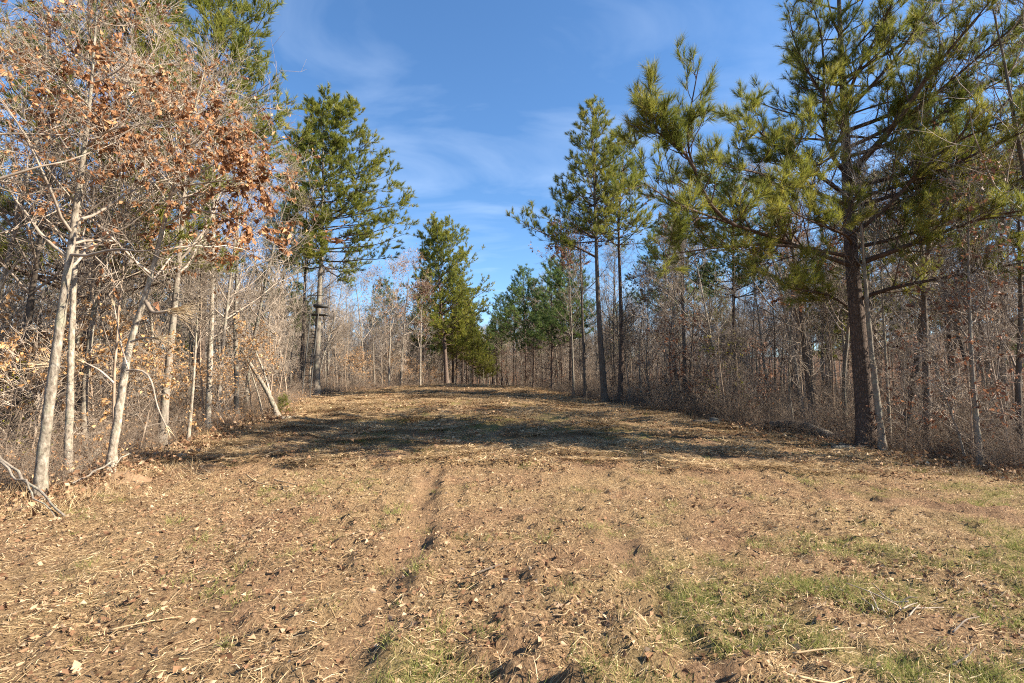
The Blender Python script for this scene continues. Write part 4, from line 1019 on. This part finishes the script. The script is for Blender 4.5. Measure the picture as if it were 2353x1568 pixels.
def rock(px, Y, size, label, seed):
    import bmesh
    bm = bmesh.new(); bmesh.ops.create_icosphere(bm, subdivisions=4, radius=1)
    co = np.array([v.co[:] for v in bm.verts])
    n_ = fbm(co[:, 0] * 1.7 + seed * 7, co[:, 1] * 1.7 + co[:, 2] * 2.1, seed, 4)
    r_ = np.random.default_rng(seed)
    for _ in range(7):                                # flat broken faces
        nrm = norm(r_.normal(0, 1, 3)); dd = co @ nrm; lim = r_.uniform(.62, .85); co -= np.maximum(dd - lim, 0)[:, None] * nrm * .9
    co = co * (.72 + .5 * n_)[:, None] * np.array(size)
    for v, c in zip(bm.verts, co): v.co = c
    me = bpy.data.meshes.new('rock'); bm.to_mesh(me); bm.free()
    me.polygons.foreach_set('use_smooth', np.ones(len(me.polygons), bool)); me.materials.append(M['rock'])
    x, y, z = on_ground(px, Y)
    ob('rock', me, loc=(x, y, z + size[2] * .25), rot=(0, 0, seed), label=label, cat='rock')
rock(1922, 12.9, (.34, .25, .15), 'flat pale grey rock in front of the fallen log by the big pine', 3)
rock(1636, 16.6, (.26, .22, .20), 'small rounded dark rock at the edge of the right wood', 5)

# sticks on the mown ground
r_ = np.random.default_rng(77)
for k in range(14):
    a = math.radians(r_.uniform(0, 180)); x0 = 2.85 + r_.normal(0, .16); y0 = 3.95 + r_.normal(0, .16); L_ = r_.uniform(.12, .34)
    p0 = (x0, y0, gz(x0, y0) + .015 + .012 * (k % 3)); x1, y1 = x0 + L_ * math.cos(a), y0 + L_ * math.sin(a)
    log('stick', [p0, ((x0 + x1) / 2, (y0 + y1) / 2, gz((x0 + x1) / 2, (y0 + y1) / 2) + .025 + .012 * (k % 4)), (x1, y1, gz(x1, y1) + .03 + .012 * (k % 5))], .006, .003,
        'pale stick in the small heap on the right foreground', 'twig', 'stick', 6, 300 + k, group='pale sticks heaped in the right foreground')
for k, (px_, py_, ang_, L_, lab) in enumerate((
    (290, 1425, 25, .42, 'pale splintered stick lying alone in the left foreground'),
    (690, 1480, 12, .18, 'short pale stick near the bottom, left of the left wheel track'),
    (1265, 1402, 5, .12, 'tiny bright stick between the wheel tracks'),
    (1800, 1550, 18, .40, 'long grey stick near the bottom right of centre'),
    (1790, 1475, 10, .45, 'grey twig lying flat left of the stick heap'),
    (2130, 1500, 28, .35, 'dark stick right of the stick heap at the bottom'),
    (2280, 1500, 3, .16, 'short whitish stick near the right bottom corner'),
    (1730, 1185, 8, .5, 'thin stick on the straw in the middle right'),
    (2060, 1118, 5, .5, 'thin pale stick on the grass in front of the big pine'),
    (1100, 1330, 60, .4, 'dark twig lying in the left wheel track'))):
    dep = (py_ - 897) / FPX; Yk = 1.65 / dep
    x0, y0 = at_ground(px_, Yk); a = math.radians(ang_); x1, y1 = x0 + L_ * math.cos(a), y0 + L_ * math.sin(a)
    xm, ym = (x0 + x1) / 2 + .02, (y0 + y1) / 2 - .02
    log('stick', [(x0, y0, gz(x0, y0) + .035), (xm, ym, gz(xm, ym) + .04), (x1, y1, gz(x1, y1) + .035)], .007, .003, lab, 'splinter' if k not in (5, 9) else 'dark', 'stick', 6, 330 + k, .2)
# sandy mound at the left edge
mx_, my_ = at_ground(290, 8.9)
r2 = np.linspace(0, 1, 14); th = np.linspace(0, 2 * math.pi, 40, endpoint=False)
RR, TH = np.meshgrid(r2, th, indexing='ij')
px2, py2 = mx_ + RR * np.cos(TH) * .62, my_ + RR * np.sin(TH) * .42
zz = ground_z(px2.ravel(), py2.ravel()).reshape(px2.shape) + .13 * (1 - RR ** 2) ** 1.5 * (.8 + .5 * fbm(px2 * 4, py2 * 4, 9)) - .02 * RR
V = np.stack([px2 - mx_, py2 - my_, zz - gz(mx_, my_)], -1).reshape(-1, 3)
i = (np.arange(13)[:, None] * 40 + np.arange(40)[None, :]); j = (np.arange(13)[:, None] * 40 + (np.arange(40)[None, :] + 1) % 40)
ob('soil_mound', mesh_np('soil_mound', V, quads=np.stack([i, j, j + 40, i + 40], -1).reshape(-1, 4), mats=[M['sand']], smooth=True), loc=(mx_, my_, gz(mx_, my_)),
   label='small sandy soil mound right of the oak base', cat='mound')

# ---------------------------------------------------------------- straw, fallen leaves and grass on the ground
def straw_clump(seed, n, rad, lmin, lmax, w, hmax, nleaf, lsize, upr=.12):
    r_ = np.random.default_rng(seed)
    c = np.column_stack([r_.uniform(-.62, .62, (n, 2)) * rad, r_.uniform(.0, hmax, n) ** 1.0])
    a = r_.uniform(0, 2 * math.pi, n); tilt = np.abs(r_.normal(0, upr, n))
    d = np.column_stack([np.cos(a) * np.cos(tilt), np.sin(a) * np.cos(tilt), np.sin(tilt)])
    L_ = r_.uniform(lmin, lmax, n) ** 1.0
    s = norm(np.cross(d, np.column_stack([r_.normal(0, .5, (n, 2)), np.ones(n)]))) * (w * r_.uniform(.5, 1.3, n) * .5)[:, None]
    mid = c + d * (L_ * .5)[:, None] + np.column_stack([r_.normal(0, .012, (n, 2)), r_.uniform(0, .02, n)])
    end = c + d * L_[:, None]
    V = np.stack([c + s, c - s, mid + s, mid - s, end], 1)
    o = np.arange(n)[:, None] * 5
    g = Geo(); g.add(V, Q=(o + [0, 1, 3, 2]), T=(o + [2, 3, 4]), tint=np.repeat(np.clip(r_.beta(2, 2.2, n), 0, 1), 5))
    m1 = g.mesh(f'straw_{seed}', [M['straw']])
    g = Geo(); k = nleaf
    p = np.column_stack([r_.uniform(-.62, .62, (k, 2)) * rad, r_.uniform(.005, hmax, k)])
    a = r_.uniform(0, 2 * math.pi, k); d = np.column_stack([np.cos(a), np.sin(a), r_.normal(0, .35, k)])
    s = lsize * r_.uniform(.4, 1.2, k)
    leaves(g, r_, p, d, s, .62, .3)
    return m1, g.mesh(f'litter_{seed}', [M['litterleaf']])
CL = [straw_clump(401, 900, 1.0, .05, .26, .009, .035, 60, .10), straw_clump(402, 800, 1.0, .04, .20, .010, .03, 160, .09), straw_clump(403, 900, 1.0, .06, .34, .009, .045, 40, .10)]
def litter_pts(n, y0, y1, pw, keep):
    y = y0 + (y1 - y0) * rng.random(n) ** pw
    x = rng.uniform(-1, 1, n) * (y * 1.1 + 1.0)
    m_ = keep(x, y); return x[m_], y[m_]
# near the camera every straw and leaf lies on the ground it belongs to
def near_litter():
    r_ = np.random.default_rng(421)
    def pick(n, thin):
        y = 2.0 + 9.0 * r_.random(n) ** .95; x = r_.uniform(-1, 1, n) * (y * 1.06 + .6)
        k = (r_.random(n) > soil_mask(x, y) * thin) & (x > left_edge(y) - 1.5) & (x < right_edge(y) + 1.5)
        return x[k], y[k]
    x, y = pick(150000, .6)
    w_ = fbm(x * .9, y * .9, 131) + np.where(x > 1.5, .06, 0) * 1.0
    k = r_.random(len(x)) < np.clip((w_ - .22) * 2.6, .25, 1); x, y = x[k], y[k]; n = len(x)
    a = np.where(r_.random(n) < .6, r_.normal(.45, .5, n), r_.uniform(0, 6.28, n))
    L_ = .02 + .12 * r_.random(n) ** 2.4; h = r_.uniform(-.004, .022, n); til = r_.normal(0, .10, n)
    x1, y1 = x + np.cos(a) * L_, y + np.sin(a) * L_
    z0, z1 = ground_z(x, y) + h, ground_z(x1, y1) + h + np.abs(til) * L_
    c, e = np.column_stack([x, y, z0]), np.column_stack([x1, y1, z1])
    m_ = (c + e) / 2 + np.column_stack([r_.normal(0, .006, (n, 2)), r_.uniform(-.004, .014, n)])
    sd = norm(np.cross(e - c, np.column_stack([r_.normal(0, .6, (n, 2)), np.ones(n)]))) * (r_.uniform(.001, .0026, n))[:, None]
    V = np.stack([c + sd, c - sd, m_ + sd, m_ - sd, e], 1); o = np.arange(n)[:, None] * 5
    g = Geo(); g.add(V, Q=o + [0, 1, 3, 2], T=o + [2, 3, 4], tint=np.repeat(np.clip(r_.beta(2, 2, n) * .9 + .25 * (fbm(x * .8, y * .8, 141) - .4), 0, 1), 5))
    ob('straw_litter', g.mesh('straw_near', [M['straw']]), label='short mown straw lying over the foreground', cat='straw', kind='stuff')
    x, y = pick(64000, .55)
    w_ = fbm(x * .7, y * .7, 151) + np.where(x < 0, .10, -.08)
    k = r_.random(len(x)) < np.clip((w_ - .30) * 3, .08, 1); x, y = x[k], y[k]; n = len(x)
    a = r_.uniform(0, 6.28, n)
    g = Geo(); leaves(g, r_, np.column_stack([x, y, ground_z(x, y) + r_.uniform(.0, .02, n)]), np.column_stack([np.cos(a), np.sin(a), r_.normal(0, .3, n)]), (.012 + .055 * r_.random(n) ** 2.6), .65, .35)
    ob('fallen_leaves', g.mesh('leaves_near', [M['litterleaf']]), label='brown crumpled leaves fallen over the foreground', cat='leaves', kind='stuff')
near_litter()
gx_, gy_ = np.meshgrid(np.arange(-16, 16, 1.05), np.arange(10.6, 46, 1.05))
x = gx_.ravel() + rng.uniform(-.45, .45, gx_.size); y = gy_.ravel() + rng.uniform(-.45, .45, gx_.size)
k = (x > left_edge(y) - .5) & (x < right_edge(y) + .5); x, y = x[k], y[k]
e_ = .5
slx = -np.arctan2(ground_z(x, y - e_, False) - ground_z(x, y + e_, False), 2 * e_); sly = np.arctan2(ground_z(x - e_, y, False) - ground_z(x + e_, y, False), 2 * e_)
sc_ = rng.uniform(.9, 1.2, len(x))
scatter('straw_cover', np.column_stack([x, y, ground_z(x, y) + .005]), np.column_stack([slx, sly, rng.uniform(0, 6.28, len(x))]),
        np.repeat(sc_[:, None], 3, 1), rng.integers(0, 3, len(x)), [[c[0] for c in CL], [c[1] for c in CL]], 'mown dry straw and leaves strewn over the strip farther up the rise', 'straw')

# leaf litter under the trees
FL = []
for s_ in range(3):
    r_ = np.random.default_rng(500 + s_); k = 150
    p = np.column_stack([r_.normal(0, .42, (k, 2)), r_.uniform(.0, .07, k)]); a = r_.uniform(0, 6.28, k)
    g = Geo(); leaves(g, r_, p, np.column_stack([np.cos(a), np.sin(a), r_.normal(0, .4, k)]), .08 * r_.uniform(.4, 1.2, k), .6, .35); FL.append(g.mesh(f'floor_{s_}', [M['litterleaf']]))
y = 7 + 40 * rng.random(4200) ** 1.6
side = rng.random(len(y)) < .5
d = -.3 + 10 * rng.random(len(y)) ** 1.2
x = np.where(side, left_edge(y) - d, right_edge(y) + d)
ok = (np.abs(x) < y * 1.15 + 1.5)
x, y = x[ok], y[ok]
scatter('leaf_litter', np.column_stack([x, y, ground_z(x, y)]), np.column_stack([rng.normal(0, .1, (len(x), 2)), rng.uniform(0, 6.28, len(x))]),
        np.repeat(rng.uniform(.8, 1.5, (len(x), 1)), 3, 1), rng.integers(0, 3, len(x)), [FL], 'brown leaf litter covering the floor of the woods', 'leaves')

# green and dry grass
def grass_clump(seed, n, rad, H, w, lean):
    r_ = np.random.default_rng(seed)
    S = np.column_stack([r_.normal(0, rad, (n, 2)), np.full(n, -.01)])
    D = np.column_stack([r_.normal(0, lean, (n, 2)), np.ones(n)])
    P_, R_ = grow(r_, S, D, H * r_.uniform(.4, 1.1, n), w, w * .2, 3, .12, -.12)
    s = norm(np.cross(P_[:, -1] - P_[:, 0], r_.normal(0, 1, (n, 3))))[:, None, :] * R_[:, :, None]
    V = np.stack([P_ + s, P_ - s], 2).reshape(n, 8, 3)
    o = np.arange(n)[:, None] * 8
    Q = np.concatenate([o + [0, 1, 3, 2], o + [2, 3, 5, 4], o + [4, 5, 7, 6]], 0)
    return Geo().add(V, Q=Q, tint=np.repeat(r_.random(n), 8))
GM = [grass_clump(601, 60, .07, .10, .0022, .5).mesh('grass_a', [M['grass']]), grass_clump(602, 80, .10, .07, .0022, .7).mesh('grass_b', [M['grass']]), grass_clump(603, 40, .05, .14, .002, .45).mesh('grass_c', [M['grass']])]
x, y = litter_pts(60000, 1.8, 24, 1.2, lambda x, y: (rng.random(len(x)) < green_mask(x, y) * .17) & (x > left_edge(y)) & (x < right_edge(y)))
scatter('green_grass', np.column_stack([x, y, ground_z(x, y)]), np.column_stack([rng.normal(0, .1, (len(x), 2)), rng.uniform(0, 6.28, len(x))]),
        np.repeat(rng.uniform(.6, 1.2, (len(x), 1)), 3, 1), rng.integers(0, 3, len(x)), [GM], 'patches of short green grass among the straw', 'grass')
DM = [grass_clump(611, 50, .09, .17, .0022, .5).mesh('dry_a', [M['straw']]), grass_clump(612, 40, .10, .26, .0022, .4).mesh('dry_b', [M['straw']]), grass_clump(613, 60, .12, .18, .0025, .8).mesh('dry_c', [M['straw']])]
y = 6.5 + 45 * rng.random(2600) ** 1.4; side = rng.random(len(y)) < .5
d = rng.normal(0, .8, len(y)); x = np.where(side, left_edge(y) - d, right_edge(y) + d)
x3, y3 = litter_pts(900, 5, 40, 1.0, lambda x, y: (x > left_edge(y)) & (x < right_edge(y)) & (fbm(x * .7, y * .7, 123) > .52))
idx = np.r_[rng.choice([0, 1, 2], len(x)), np.full(len(x3), 2)]; sc_ = np.r_[rng.uniform(.7, 1.4, len(x)), rng.uniform(.3, .8, len(x3))]
x, y = np.r_[x, x3], np.r_[y, y3]
scatter('dry_grass', np.column_stack([x, y, ground_z(x, y)]), np.column_stack([rng.normal(0, .1, (len(x), 2)), rng.uniform(0, 6.28, len(x))]),
        np.repeat(sc_[:, None], 3, 1), idx, [DM], 'dry tan grass standing along the edges of the woods', 'grass')
